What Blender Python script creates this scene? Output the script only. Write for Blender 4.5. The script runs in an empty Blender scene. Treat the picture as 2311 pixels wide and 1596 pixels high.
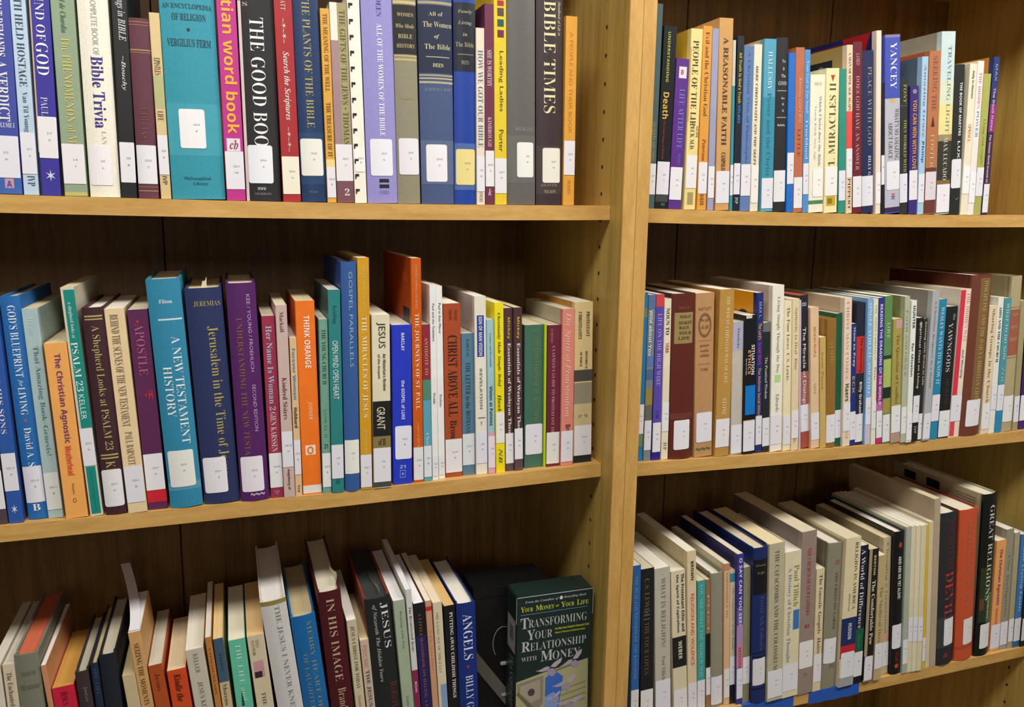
import bpy, math, random
from mathutils import Matrix, Vector
C = bpy.context.scene.collection
SC = bpy.context.scene
random.seed(5)
MM = 0.001

# ------------------------------------------------------------------ camera
cam_d = bpy.data.cameras.new('camera')
cam_d.sensor_width = 36.0
cam_d.lens = 36.0 * 1830.637 / 2311.0
cam_d.clip_start = 0.01
cam = bpy.data.objects.new('camera', cam_d); C.objects.link(cam)
R_, U_, F_ = (Vector(v) for v in ((0.944711,-0.327539,0.015493),(0.041386,0.165973,0.985261),(0.325283,0.930146,-0.170352)))
m = Matrix((R_, U_, -F_)).transposed().to_4x4()
m.translation = Vector((-480.293239,-952.623106,74.030448)) * MM
cam.matrix_world = m
SC.camera = cam

# ------------------------------------------------------------------ world, lights, exposure
SC.view_settings.view_transform = 'Standard'
SC.view_settings.look = 'None'
SC.view_settings.exposure = 0.0
SC.view_settings.gamma = 1.0
SC.view_settings.use_curve_mapping = False
wd = bpy.data.worlds.new('room_light'); SC.world = wd; wd.use_nodes = True
bg = wd.node_tree.nodes['Background']
bg.inputs[0].default_value = (1.0, 0.93, 0.84, 1); bg.inputs[1].default_value = 0.14

def area(name, loc, target, sx, sy, power, col):
    l = bpy.data.lights.new(name, 'AREA'); l.shape = 'RECTANGLE'; l.size = sx; l.size_y = sy
    l.energy = power; l.color = col
    o = bpy.data.objects.new(name, l); C.objects.link(o); o.location = loc
    o.rotation_euler = (Vector(target) - Vector(loc)).to_track_quat('-Z', 'Y').to_euler()
    return o
# one run of ceiling tubes above the aisle, parallel to the bookcases, and a second run an aisle away
area('ceiling_lamp', (-0.62, -0.86, 1.27), (-0.62, -0.30, 0.0), 1.3, 0.36, 27, (1.0, 0.96, 0.89))
area('ceiling_lamp', (1.15, -0.86, 1.27), (1.05, -0.30, 0.0), 1.3, 0.36, 30, (1.0, 0.96, 0.89))
area('ceiling_lamp', (-0.6, -4.4, 1.27), (-0.1, -0.3, -0.2), 1.3, 0.6, 15, (1.0, 0.96, 0.92))

# ------------------------------------------------------------------ materials
def lin(h):
    h = h.lstrip('#'); v = [int(h[i:i+2], 16) / 255 for i in (0, 2, 4)]
    return tuple((c / 12.92 if c <= .04045 else ((c + .055) / 1.055) ** 2.4) for c in v) + (1,)
_M = {}
def mat(h, rough=.5, kind='plain'):
    key = (h, rough, kind)
    if key in _M: return _M[key]
    M = bpy.data.materials.new(kind + '_' + h.lstrip('#')); M.use_nodes = True
    nt = M.node_tree; b = nt.nodes['Principled BSDF']
    b.inputs['Base Color'].default_value = lin(h); b.inputs['Roughness'].default_value = rough
    if kind != 'plain':
        tc = nt.nodes.new('ShaderNodeTexCoord'); mp = nt.nodes.new('ShaderNodeMapping')
        nz = nt.nodes.new('ShaderNodeTexNoise'); rp = nt.nodes.new('ShaderNodeValToRGB')
        nt.links.new(tc.outputs['Object'], mp.inputs[0]); nt.links.new(mp.outputs[0], nz.inputs['Vector'])
        nt.links.new(nz.outputs[0], rp.inputs[0]); nt.links.new(rp.outputs[0], b.inputs['Base Color'])
        c = lin(h)
        sc, amp, bump = {'cloth': ((900, 900, 900), .13, .25), 'paper': ((60, 60, 60), .05, .03),
                         'pages': ((1500, 3, 3), .1, .15)}[kind]
        mp.inputs['Scale'].default_value = sc
        nz.inputs['Scale'].default_value = 1.0; nz.inputs['Detail'].default_value = 3
        rp.color_ramp.elements[0].position = .3; rp.color_ramp.elements[1].position = .7
        rp.color_ramp.elements[0].color = tuple(x * (1 - amp) for x in c[:3]) + (1,)
        rp.color_ramp.elements[1].color = tuple(min(1, x * (1 + amp * .6)) for x in c[:3]) + (1,)
        if bump:
            bp = nt.nodes.new('ShaderNodeBump'); bp.inputs['Strength'].default_value = bump; bp.inputs['Distance'].default_value = .0004
            nt.links.new(nz.outputs[0], bp.inputs['Height']); nt.links.new(bp.outputs[0], b.inputs['Normal'])
    _M[key] = M
    return M

def wood(name, light, dark, axis, rough=.42, fleck=1.0):
    M = bpy.data.materials.new(name); M.use_nodes = True; nt = M.node_tree; b = nt.nodes['Principled BSDF']
    b.inputs['Roughness'].default_value = rough
    tc = nt.nodes.new('ShaderNodeTexCoord'); mp = nt.nodes.new('ShaderNodeMapping')
    s = [38, 38, 38]; s[axis] = 1.6 * fleck; mp.inputs['Scale'].default_value = s
    nz = nt.nodes.new('ShaderNodeTexNoise'); nz.inputs['Scale'].default_value = 1.6; nz.inputs['Detail'].default_value = 6; nz.inputs['Distortion'].default_value = .6
    mp2 = nt.nodes.new('ShaderNodeMapping'); s2 = [420, 420, 420]; s2[axis] = 22 * fleck; mp2.inputs['Scale'].default_value = s2
    nz2 = nt.nodes.new('ShaderNodeTexNoise'); nz2.inputs['Scale'].default_value = 1; nz2.inputs['Detail'].default_value = 2
    mx = nt.nodes.new('ShaderNodeMath'); mx.operation = 'MULTIPLY_ADD'; mx.inputs[1].default_value = .45
    rp = nt.nodes.new('ShaderNodeValToRGB')
    rp.color_ramp.elements[0].position = .42; rp.color_ramp.elements[0].color = lin(dark)
    rp.color_ramp.elements[1].position = .98; rp.color_ramp.elements[1].color = lin(light)
    nt.links.new(tc.outputs['Object'], mp.inputs[0]); nt.links.new(mp.outputs[0], nz.inputs['Vector'])
    nt.links.new(tc.outputs['Object'], mp2.inputs[0]); nt.links.new(mp2.outputs[0], nz2.inputs['Vector'])
    nt.links.new(nz2.outputs[0], mx.inputs[0]); nt.links.new(nz.outputs[0], mx.inputs[2])
    nt.links.new(mx.outputs[0], rp.inputs[0]); nt.links.new(rp.outputs[0], b.inputs['Base Color'])
    bp = nt.nodes.new('ShaderNodeBump'); bp.inputs['Strength'].default_value = .12; bp.inputs['Distance'].default_value = .0006
    nt.links.new(mx.outputs[0], bp.inputs['Height']); nt.links.new(bp.outputs[0], b.inputs['Normal'])
    return M
EDGE_X = wood('oak_edge_horizontal', '#d9ad66', '#bb8c45', 0, fleck=3.5)
EDGE_Z = wood('oak_edge_vertical', '#d9ad66', '#bb8d46', 2, fleck=3.5)
SIDE_Z = wood('oak_side', '#cdae60', '#a38540', 2)
SHELF_X = wood('oak_shelf', '#d2a763', '#b48745', 0)
BACK_Z = wood('oak_back', '#96713e', '#634724', 2)

# ------------------------------------------------------------------ mesh helpers
def link(name, verts, faces, mats, parent=None, fm=None, smooth=False):
    me = bpy.data.meshes.new(name); me.from_pydata([(a * MM, b * MM, c * MM) for a, b, c in verts], [], faces)
    for mm_ in mats: me.materials.append(mm_)
    if fm: me.polygons.foreach_set('material_index', fm)
    if smooth: me.polygons.foreach_set('use_smooth', [True] * len(me.polygons))
    me.update()
    o = bpy.data.objects.new(name, me); C.objects.link(o)
    if parent: o.parent = parent
    return o
def box(x0, x1, y0, y1, z0, z1, e=0.0):
    if e <= 0:
        v = [(x, y, z) for z in (z0, z1) for y in (y0, y1) for x in (x0, x1)]
        return v, [(0, 2, 3, 1), (4, 5, 7, 6), (0, 1, 5, 4), (2, 6, 7, 3), (0, 4, 6, 2), (1, 3, 7, 5)]
    import bmesh
    bm = bmesh.new(); v, f = box(x0, x1, y0, y1, z0, z1)
    vs = [bm.verts.new(p) for p in v]
    for q in f: bm.faces.new([vs[i] for i in q])
    bmesh.ops.bevel(bm, geom=bm.edges[:], offset=e, segments=2, affect='EDGES')
    bm.verts.index_update()
    r = [tuple(p.co) for p in bm.verts], [tuple(w.index for w in q.verts) for q in bm.faces]
    bm.free(); return r
def root(name, loc, label, cat, group=None, ry=0.0, rz=0.0):
    o = bpy.data.objects.new(name, None); C.objects.link(o)
    o.empty_display_size = .02
    o.location = tuple(c * MM for c in loc); o.rotation_euler = (0, ry, rz)
    o['label'] = label; o['category'] = cat
    if group: o['group'] = group
    return o
def joinmesh(parts):
    V = []; F = []
    for v, f in parts:
        n = len(V); V += v; F += [tuple(i + n for i in q) for q in f]
    return V, F

# ------------------------------------------------------------------ lettering (built-in font only)
_tc = bpy.data.curves.new('lettering_source', 'FONT'); _to = bpy.data.objects.new('lettering_source', _tc)
C.objects.link(_to); _tc.resolution_u = 2
_RNG = {'S': (0x1D400, 0x1D41A, 0x1D7CE), 't': (0x1D400, 0x1D41A, 0x1D7CE), 'i': (0x1D468, 0x1D482, 0x1D7CE), 'b': (0x1D5D4, 0x1D5EE, 0x1D7EC)}
_TM = {}
def glyphs(s, st):
    key = (s, st)
    if key in _TM: return _TM[key]
    if st in _RNG:
        U, L, D = _RNG[st]
        s2 = ''.join(chr(U + ord(c) - 65) if 'A' <= c <= 'Z' else chr(L + ord(c) - 97) if 'a' <= c <= 'z' else chr(D + ord(c) - 48) if '0' <= c <= '9' else c for c in s)
    else: s2 = s
    _tc.body = s2; _tc.offset = -0.012 if st == 't' else 0.0
    dg = bpy.context.evaluated_depsgraph_get(); dg.update()
    me = bpy.data.meshes.new_from_object(_to.evaluated_get(dg))
    v = [(p.co.x, p.co.y) for p in me.vertices]; f = [tuple(p.vertices) for p in me.polygons]
    bpy.data.meshes.remove(me)
    if v:
        x0 = min(p[0] for p in v); x1 = max(p[0] for p in v); y0 = min(p[1] for p in v); y1 = max(p[1] for p in v)
        v = [((p[0] - x0) / max(1e-6, x1 - x0), (p[1] - y0) / max(1e-6, y1 - y0) - .5) for p in v]
    _TM[key] = (v, f)
    return v, f

BOOKS = [
["L1",-711.9,38.9,86.1,29.3,245,0.0151,162,"P","#3f4ba3","thick violet blue book lettered a verdict, volume one, cut by the picture edge","212\nM","","",[["EVIDENCE THAT DEMANDS",-0.149,0.437,0.62,0.3,"#e6e4ea","S"],["A VERDICT",0.454,0.699,0.62,0.34,"#e6e4ea","S"],["VOLUME I",0.704,0.724,0.6,0.6,"#dcdcea","hS"],["A",0.944,0.97,0.62,0.16,"#3f4ba3","hb"]],[[0.932,0.999,"#3a62b0"],[0.935,0.975,"#c79aae",0.48,0.76]],[0.758,0.932],{}],
["L1",-681.3,38.9,85.4,14.2,225,0.0099,148,"P","#bcd2e6","pale blue paperback on truth held hostage, next to the dark blue ones","211\nV","","",[["TRUTH HELD HOSTAGE",0.043,0.511,0.5,0.5,"#3c4a66","t"],["Van Til Young",0.534,0.713,0.5,0.42,"#56657e","t"],["IVP",0.911,0.958,0.55,0.5,"#4d5a70","t"]],[],[0.716,0.904],{}],
["L1",-665.3,38.9,85.3,18.8,245,0.0152,162,"P","#37309a","dark violet paperback on the mind of God with large white capitals","213\nD","#c9b191","",[["THE MIND OF",0.021,0.359,0.5,0.45,"#e4e2ee","t"],["GOD",0.368,0.499,0.5,0.6,"#f0eef6","t"],["PAUL",0.589,0.666,0.45,0.34,"#d6d2e6","t"],["✶",0.892,0.939,0.55,0.45,"#d8d6e8","hb"]],[[0.199,0.998,"#c9b191",0,0.09],[0.819,0.998,"#1f2a66",0,0.09]],[0.669,0.842,0.06,1],{}],
["L1",-643.0,38.9,84.8,21.9,225,0.0009,148,"P","#90a487","sage green paperback with gold lettering on the phenomenon of man","218\nT","","",[["Teilhard de Chardin",0.024,0.258,0.5,0.24,"#5e725e","i"],["The PHENOMENON of MAN",0.277,0.811,0.52,0.38,"#d8c565","t"]],[[0.981,0.995,"#c9b860"]],[0.757,0.942],{}],
["L1",-618.5,38.9,84.5,29.4,235,0,155,"H","#f5f0df","cream book titled Bible trivia in bold violet letters","220\nL","","",[["COMPLETE BOOK OF",0.122,0.373,0.52,0.2,"#b3aea6","s"],["Bible Trivia",0.379,0.691,0.52,0.4,"#3d3088","S"],["LAN",0.704,0.762,0.6,0.16,"#c2bcae","t"]],[],[0.768,0.947,0.05,0.8,"#f2eef0"],{}],
["L1",-587.5,38.9,84.3,15.2,245,0.0083,162,"P","#1b1b1e","black paperback with scratchy white italic title beside the maroon volume","220\nB","","",[["All the Things in BIBLE",0.021,0.331,0.55,0.6,"#c9c7c9","i"],["~Bouchy",0.394,0.538,0.55,0.34,"#c9c9cc","i"]],[],[0.759,0.933],{}],
["L1",-570.6,38.9,84.1,20.3,188.5,0.0005,124,"H","#633442","worn maroon clothbound volume shorter than its neighbours with gold bands","220.5\nC","","",[["COLLINS",0.493,0.663,0.5,0.4,"#7c4a40","t"]],[[0.018,0.023,"#9b6e52"],[0.035,0.039,"#9b6e52"],[0.169,0.176,"#b08a60"],[0.184,0.188,"#a07c58"],[0.933,0.937,"#9b6e52"],[0.954,0.961,"#a07858"]],[0.698,0.917],{}],
["L1",-548.2,38.9,83.9,10.5,195.4,-0.0097,129,"P","#dcc28f","thin tan booklet on the epistles squeezed beside the wide teal encyclopedia","220\nK","","",[["EPISTLES",0.235,0.326,0.5,0.6,"#5d553c","t"],["LIFE",0.519,0.571,0.5,0.55,"#6c6344","t"],["IVP",0.874,0.92,0.5,0.45,"#5d553c","s"]],[[0.33,0.504,"#b9b982"]],[0.65,0.866],{}],
["L1",-536.5,38.9,83.8,55.7,235,-0.0145,155,"H","#2f95ab","very wide teal hardback an encyclopedia of religion with horizontal black title","200.3\nF","","",[["AN ENCYCLOPEDIA",0.118,0.139,0.5,0.9,"#1d4654","hS"],["OF RELIGION",0.161,0.191,0.52,0.62,"#1d4654","hS"],["•",0.224,0.239,0.5,0.06,"#16303a","hs"],["VERGILIUS FERM",0.272,0.306,0.5,0.8,"#1d4654","hS"],["Philosophical",0.895,0.913,0.5,0.5,"#1c5564","hS"],["Library",0.919,0.937,0.55,0.28,"#1c5564","hS"]],[[0.56,0.798,"#3d9fb2"]],[0.585,0.764,0.22,0.7,"#f2f0f2"],{}],
["L1",-479.1,38.9,83.5,20.4,272,-0.0126,180,"P","#bf2f8c","magenta paperback with orange lowercase title christian word book","220.3\nCHR","","",[["christian word book",0.039,0.73,0.55,0.62,"#f3b03c","b"],["cb",0.754,0.791,0.52,0.45,"#8c3f62","hi"]],[[0.748,0.799,"#e9dfe6",0.15,0.85]],[0.8,0.954],{}],
["L1",-457.6,38.9,83.4,37.9,240,-0.0093,158,"H","#1e1c20","thick black book on the good book in tall white serif capitals","220.6\nA","#d8cec8","",[["S",0.101,0.119,0.2,0.14,"#b9a9a6","hS"],["THE GOOD BOOK",0.166,0.807,0.5,0.4,"#eeecee","t"],["WWW",0.936,0.95,0.45,0.25,"#c9c9c9","hS"],["MORROW",0.961,0.972,0.48,0.5,"#8c8a8c","ht"]],[[0.095,1,"#dcd0ca",0,0.085]],[0.74,0.917,0.09,0.8,"#eceef4"],{}],
["L1",-417.4,38.9,83.3,20.0,240,-0.0179,158,"P","#a9272c","red book search the scriptures with white italic title and scroll ornaments","220.6\nH","","",[["HYATT",0.044,0.123,0.5,0.26,"#e4c8c4","t"],["~✶~✶~",0.159,0.27,0.5,0.28,"#e0c9c2","s"],["Search the Scriptures",0.307,0.618,0.5,0.4,"#f0dfd8","i"],["~✶~✶~",0.65,0.765,0.5,0.24,"#e0c9c2","s"]],[],[0.787,0.964,0.02,0.98,"#f0ecd8"],{}],
["L1",-396.0,38.9,83.3,28.3,240,-0.0229,158,"H","#203a63","navy clothbound book on the plants of the Bible with gold capitals","220.8\nM","","",[["THE PLANTS OF THE BIBLE",0.048,0.649,0.5,0.3,"#b0a468","t"],["Harper",0.946,0.959,0.5,0.35,"#6f7a80","ht"]],[[0.671,0.916,"#2a4670"]],[0.7,0.875,0.04,0.92,"#ebebe2"],{}],
["L1",-366.9,38.9,83.3,10.4,216.7,-0.0185,143,"P","#dfa842","thin golden yellow paperback with brown title beside the navy plant book","220.9\nK","","",[["THE MEANING OF THE WELL",0.021,0.419,0.5,0.5,"#9c6a2a","S"],["THE TREASURE OF IT",0.475,0.757,0.5,0.5,"#8c5c20","S"]],[[0.771,0.811,"#f2d890"]],[0.811,0.974],{}],
["L1",-355.6,38.9,83.3,19.8,224.3,-0.0215,148,"P","#a5878b","mauve paperback the gifts of the Jews with an olive title strip","220.9\nC","#ece6d4","",[["THE GIFTS OF THE JEWS • THOMAS",0.036,0.7,0.68,0.38,"#5c5a34","t"],["2",0.927,0.963,0.6,0.28,"#e6dad6","hi"]],[[0,0.184,"#eee8d6",0,0.42],[0.003,0.7,"#a49c6e",0.44,0.95],[0.888,1,"#7b525b"]],[0.7,0.888],{}],
["L1",-334.8,38.9,83.3,14.2,235,-0.0245,155,"C","#f6f2e2","white comb bound booklet with black plastic binding teeth","220.9\nD","","",[],[],[0.734,0.846,0.1,0.98,"#f4f2ee"],{}],
["L1",-319.0,38.9,83.3,36.3,240,-0.0231,158,"H","#958fce","lavender hardback on all of the women of the Bible with white title","220.9\nD","","",[["DEEN",0.023,0.112,0.55,0.16,"#55508c","t"],["ALL OF THE WOMEN OF THE BIBLE",0.146,0.674,0.55,0.17,"#f2f0fa","S"],["▬",0.908,0.926,0.55,0.32,"#1e1c28","hb"],["▬",0.881,0.898,0.55,0.32,"#1e1c28","hb"],["FAMILY",0.936,0.955,0.55,0.32,"#6c66a2","ht"]],[],[0.687,0.866,0.13,0.86,"#eceaf4"],{}],
["L1",-282.5,38.9,83.5,27.5,246,-0.021,162,"H","#8e8972","drab olive cloth book women who made Bible history under a black title panel","220.9\nO","","",[["WOMEN",0.106,0.123,0.52,0.72,"#b7a878","hS"],["Who Made",0.156,0.175,0.5,0.8,"#b7a878","hi"],["BIBLE",0.203,0.222,0.5,0.62,"#b7a878","hS"],["HISTORY",0.247,0.265,0.52,0.8,"#b7a878","hS"],["OCKENGA",0.487,0.503,0.5,0.6,"#a89c6c","hS"]],[[0.07,0.294,"#171719"],[0.052,0.065,"#c9b77e"],[0.3,0.305,"#c9b77e"],[0.313,0.325,"#b9a870"]],[0.686,0.86,0.09,0.97],{}],
["L1",-252.8,38.9,83.6,41.3,240,-0.0183,158,"H","#44557f","blue cloth book with gilt title all of the women of the Bible on navy panel","220.92\nD","","",[["All of",0.067,0.086,0.5,0.42,"#d2cba0","ht"],["The Women",0.113,0.139,0.55,0.85,"#d2cba0","ht"],["of",0.172,0.194,0.52,0.16,"#d2cba0","hi"],["The Bible",0.218,0.243,0.55,0.78,"#d2cba0","ht"],["DEEN",0.31,0.328,0.55,0.32,"#d2cba0","hS"],["HARPER & ROW",0.428,0.444,0.55,0.8,"#8a8a90","ht"]],[[0.035,0.356,"#14213f"],[0.017,0.03,"#a89c78"],[0.277,0.281,"#b9b290",0.2,0.9],[0.363,0.371,"#a8a07c"],[0.379,0.385,"#c4b98a"],[0.396,0.406,"#b4ab84"],[0.683,0.902,"#5a688c"]],[0.703,0.888,0.15,0.78,"#eeecf0"],{}],
["L1",-211.3,38.9,83.9,27.1,252,-0.0108,166,"H","#1f419f","bright royal blue book family living in the Bible with yellowed sticker","220.92\nD","","",[["Family",0.089,0.108,0.5,0.65,"#a9a384","hi"],["Living",0.139,0.16,0.5,0.62,"#a9a384","hi"],["in",0.191,0.209,0.5,0.2,"#a9a384","hi"],["The Bible",0.236,0.258,0.5,0.85,"#a9a384","ht"],["DEEN",0.32,0.338,0.5,0.35,"#a9a384","ht"]],[[0.056,0.37,"#1b2130"],[0.289,0.294,"#77725c",0.15,0.9],[0.706,0.93,"#4f6aac"]],[0.734,0.905,0.06,0.96,"#ead98e"],{}],
["L1",-183.2,38.9,84.1,10.7,210.5,-0.0146,139,"P","#eadccb","short cream paperback how we got our Bible in grey blue letters","220\nE","","",[["HOW WE GOT OUR BIBLE",0.121,0.668,0.5,0.62,"#73869c","t"],["EWERT",0.927,0.991,0.5,0.4,"#8c8074","t"]],[],[0.72,0.923],{}],
["L1",-171.7,38.9,84.2,11.6,239.1,-0.0174,158,"P","#6c2b47","slim plum coloured paperback she is worthy with small white capitals","220.92\nK","","",[["SHE IS WORTHY",0.223,0.403,0.5,0.5,"#e6d2da","t"],["KIMBROUGH",0.555,0.703,0.5,0.42,"#e0cad2","t"],["k",0.917,0.953,0.5,0.4,"#d8b6c0","hi"]],[],[0.723,0.906],{}],
["L1",-159.4,38.9,84.4,15.9,262,-0.0193,173,"P","#e5cb2f","yellow paperback leading ladies with four small picture squares on its spine","220.9\nP","#d9bc34","",[["Leading Ladies",0.292,0.565,0.55,0.4,"#5c5418","s"],["Porter",0.649,0.75,0.55,0.36,"#5c5418","s"]],[[0.069,0.093,"#a8323a",0.28,0.8],[0.102,0.138,"#5c4a44",0.28,0.8],[0.152,0.184,"#2f5a4a",0.28,0.8],[0.199,0.232,"#6a3040",0.28,0.8]],[0.782,0.946],{"lady":1}],
["L1",-142.2,38.9,84.5,38.1,262,-0.0227,173,"H","#65625f","grey cloth hardback with faint silver lettering near its foot, beside leading ladies","220\nF","","",[["DOUBLEDAY",0.634,0.653,0.6,0.66,"#97948f","ht"]],[[0.672,0.896,"#6c6a66"]],[0.704,0.869,0.33,0.93,"#ecece6"],{}],
["L1",-102.7,38.9,85.0,35.8,255,-0.0219,168,"H","#3b3032","dark brown hardback with large cream capitals reading Bible times","220.9\nHA","","",[["BIBLE TIMES",-0.001,0.552,0.48,0.44,"#dfd6a8","t"],["Handbook of Life in",-0.163,0.182,0.83,0.13,"#c9c09a","i"],["OLIVER",0.895,0.908,0.48,0.62,"#8f8766","hS"],["NELSON",0.925,0.942,0.5,0.45,"#a39a74","hS"]],[[0.708,0.946,"#473b3c"]],[0.719,0.89,0.22,0.9,"#eae8da"],{}],
["L1",-66.6,38.9,85.6,15.7,233.1,-0.0093,154,"P","#e3a441","thin orange yellow paperback standing last before the empty end of top shelf","220.9\nP","","",[["A PEOPLE AND THEIR BOOK",0.081,0.61,0.5,0.3,"#d1933a","s"],["MOODY",0.864,0.939,0.5,0.3,"#cf8f36","s"]],[],[0.651,0.835],{}],
["R1",56.9,38.9,83.6,10.5,261.6,0,173,"P","#4f6669","slate teal book pressed against the post at the start of the top shelf","231\nL","","",[["ON DEATH AND DYING",0.569,0.761,0.4,0.5,"#a9a77c","s"]],[],[0.775,0.93],{}],
["R1",68.2,38.9,83.6,19.4,235.4,0.0088,155,"P","#1d2021","black paperback with gold word death and a thin yellow line above it","236\nA","","",[["UNDERSTANDING",0.031,0.299,0.42,0.2,"#b2b544","b"],["Death",0.355,0.5,0.42,0.46,"#d9b04c","b"],["The Final Stage of Growth",0.51,0.725,0.35,0.2,"#9c3030","b"],["●",0.967,0.993,0.6,0.35,"#2f5a4a","hs"]],[[0.92,0.962,"#474846"]],[0.736,0.92,0.02,0.98],{}],
["R1",88.8,38.9,83.4,19.0,196.5,0.0104,130,"P","#5a2b88","purple paperback life after life in pale violet lettering","236\nM","","",[["LIFE AFTER LIFE",0.198,0.595,0.58,0.42,"#7f7fdc","t"],["MOODY",0.628,0.707,0.6,0.26,"#7f6fc8","s"],["B",0.072,0.103,0.5,0.2,"#c84a4a","hb"]],[[0.052,0.127,"#e4dce6",0.25,0.85]],[0.716,0.937],{}],
["R1",113.0,38.9,83.0,17.9,236.0,-0.0094,156,"P","#ecd88f","pale yellow paperback people of the lie in dark capitals","231\nP","#dcae30","",[["PEOPLE OF THE LIE",0.063,0.527,0.45,0.48,"#4a4126","t"],["PECK M.D.",0.515,0.662,0.45,0.36,"#4a4126","t"],["HOPE",0.531,0.592,0.85,0.18,"#6a5e36","s"],["▓",0.901,0.972,0.5,0.5,"#6a6440","hs"]],[[0.1,0.508,"#d77a3c",0.02,0.07]],[0.693,0.879,0.05,1],{}],
["R1",133.9,38.9,82.7,14.1,241.2,-0.0208,159,"P","#e09c3b","orange paperback evil and the christian god in brown lettering","231\nP","","",[["Evil and the Christian God",0.031,0.48,0.5,0.42,"#6f4c22","t"],["Peterson",0.604,0.725,0.5,0.4,"#b4552a","i"],["BAKER",0.912,0.974,0.5,0.4,"#8a5a20","S"]],[],[0.734,0.909],{}],
["R1",150.1,38.9,82.6,10.1,239.2,-0.0283,158,"P","#9fa2bf","thin lilac grey booklet between the orange book and a tall tan one","231\nG","","",[],[],[0.752,0.931],{}],
["R1",163.0,38.9,82.5,21.7,253.8,-0.0393,167,"P","#d2a165","tall tan paperback a reasonable faith in wavy dark capitals","239\nC","","",[["A REASONABLE FAITH",0.098,0.653,0.5,0.36,"#4c3922","S"],["CAMPOLO",0.691,0.785,0.5,0.32,"#4c3922","S"]],[],[0.79,0.962],{}],
["R1",186.2,38.9,82.3,4.8,227.2,-0.0448,150,"P","#3f8f9d","very thin teal booklet with pale upper half beside the tall tan paperback","231\nL","","",[],[[0,0.261,"#cbcbbc"]],[0.724,0.907],{}],
["R1",191.4,38.9,82.2,10.5,233.5,-0.0362,154,"P","#16202c","thin black paperback with yellow then blue lettering on its spine","239\nH","","",[["All Truth Is God’s Truth",0.093,0.377,0.5,0.42,"#cdbb3a","b"],["HOLMES",0.389,0.491,0.5,0.4,"#3d86cc","b"],["IVP",0.921,0.958,0.5,0.45,"#d6d6da","S"]],[],[0.721,0.903],{}],
["R1",203.3,38.9,82.1,16.0,221.6,-0.0414,146,"P","#6380b2","dusty blue paperback with faint lettering beside a cream one","239\nB","","",[["A Christian View of Philosophy",0.032,0.706,0.5,0.3,"#455f8e","t"]],[],[0.71,0.905],{}],
["R1",220.0,38.9,82.0,13.0,225.1,-0.0437,149,"P","#ebe2ca","cream paperback with small slanting dark title after the dusty blue one","239\nS","","",[["MERE CHRISTIANITY AND THE SKEPTIC",0.122,0.754,0.4,0.3,"#5e5848","i"]],[],[0.716,0.949,0.05,0.95,"#f0ece6"],{}],
["R1",238.2,38.9,81.9,19.7,233.6,-0.0525,154,"P","#5aa6c2","light blue spined book with wide beige cover showing beside it","231\nB","#bcb193","",[["HALLESBY",0.071,0.289,0.5,0.36,"#cfe4ea","t"],["Power and the Christ",0.305,0.788,0.5,0.32,"#2f7288","t"]],[[0.329,0.801,"#3f93ad"]],[0.801,0.982,0.02,0.98],{}],
["R1",259.5,38.9,81.8,20.1,237.1,-0.0584,156,"H","#1c1d21","black hardback with stacked white words between thin rules","231\nT","","",[["To",0.124,0.14,0.6,0.3,"#c4c4c6","hS"],["a",0.166,0.182,0.6,0.15,"#c4c4c6","hS"],["The",0.205,0.223,0.6,0.4,"#c4c4c6","hS"],["GOOD",0.244,0.267,0.55,0.7,"#c4c4c6","hi"],["for",0.333,0.347,0.6,0.3,"#c4c4c6","hS"],["a",0.367,0.381,0.6,0.14,"#c4c4c6","hS"],["a",0.404,0.418,0.6,0.14,"#c4c4c6","hS"],["~~~",0.487,0.502,0.5,0.6,"#b4b4b8","hi"]],[[0.295,0.3,"#9c9ca0",0.15,0.95],[0.447,0.452,"#9c9ca0",0.15,0.95]],[0.756,0.941,0.03,0.99],{}],
["R1",281.7,38.9,81.7,11.5,218.5,-0.0664,144,"P","#1a6cc8","bright blue thin paperback next to the black hardback","231\nB","","",[],[],[0.619,0.818],{}],
["R1",293.7,38.9,81.7,14.9,226.8,-0.0676,150,"P","#bd6c4c","terracotta paperback with pale lettering beside the bright blue one","231\nP","","",[["Knowing God’s Will",0.178,0.451,0.5,0.38,"#dcb49c","i"],["LITTLE",0.485,0.654,0.5,0.3,"#8e4a34","t"]],[],[0.782,0.975],{}],
["R1",309.7,38.9,81.6,9.7,225.1,-0.0713,149,"P","#4f90cc","slim sky blue paperback between terracotta and cream books","231\nP","","",[["Your God is Too Small",0.067,0.384,0.5,0.42,"#cfe2f2","t"],["Trueblood",0.418,0.666,0.5,0.4,"#dbe8f2","t"]],[],[0.691,0.885],{}],
["R1",320.3,38.9,81.6,25.4,192.4,-0.0726,127,"P","#f2edd6","cream paperback with faint two line title and a green line at its foot","232\nW","","",[["WHO IS",0.053,0.077,0.5,0.5,"#b5b096","ht"],["Which Christ does the Bible",0.152,0.66,0.68,0.16,"#8c8a7c","t"],["Teach Each New Age",0.218,0.611,0.36,0.14,"#a89ea0","t"]],[[0.911,0.939,"#4f8a5c"]],[0.68,0.886,0.25,0.95,"#f4f2ee"],{}],
["R1",348.0,38.9,81.5,22.8,203.0,-0.0771,134,"P","#f2e7b2","pale yellow paperback on miracles with big title reading upward","231\nLEW","","",[["1. MIRACLES II",0.098,0.668,0.5,0.5,"#5e5838","ut"],["▼",0.046,0.089,0.5,0.3,"#c0432c","hs"]],[[0.884,0.951,"#c9a92c",0.15,0.85],[0.898,0.936,"#8a7620",0.25,0.6]],[0.678,0.879,0.02,0.98,"#f2f0ec"],{}],
["R1",374.0,38.9,81.5,12.1,203.7,-0.0913,134,"P","#2f9280","plain teal green paperback beside the pale yellow miracles book","231\nS","","",[],[],[0.698,0.911],{}],
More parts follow.
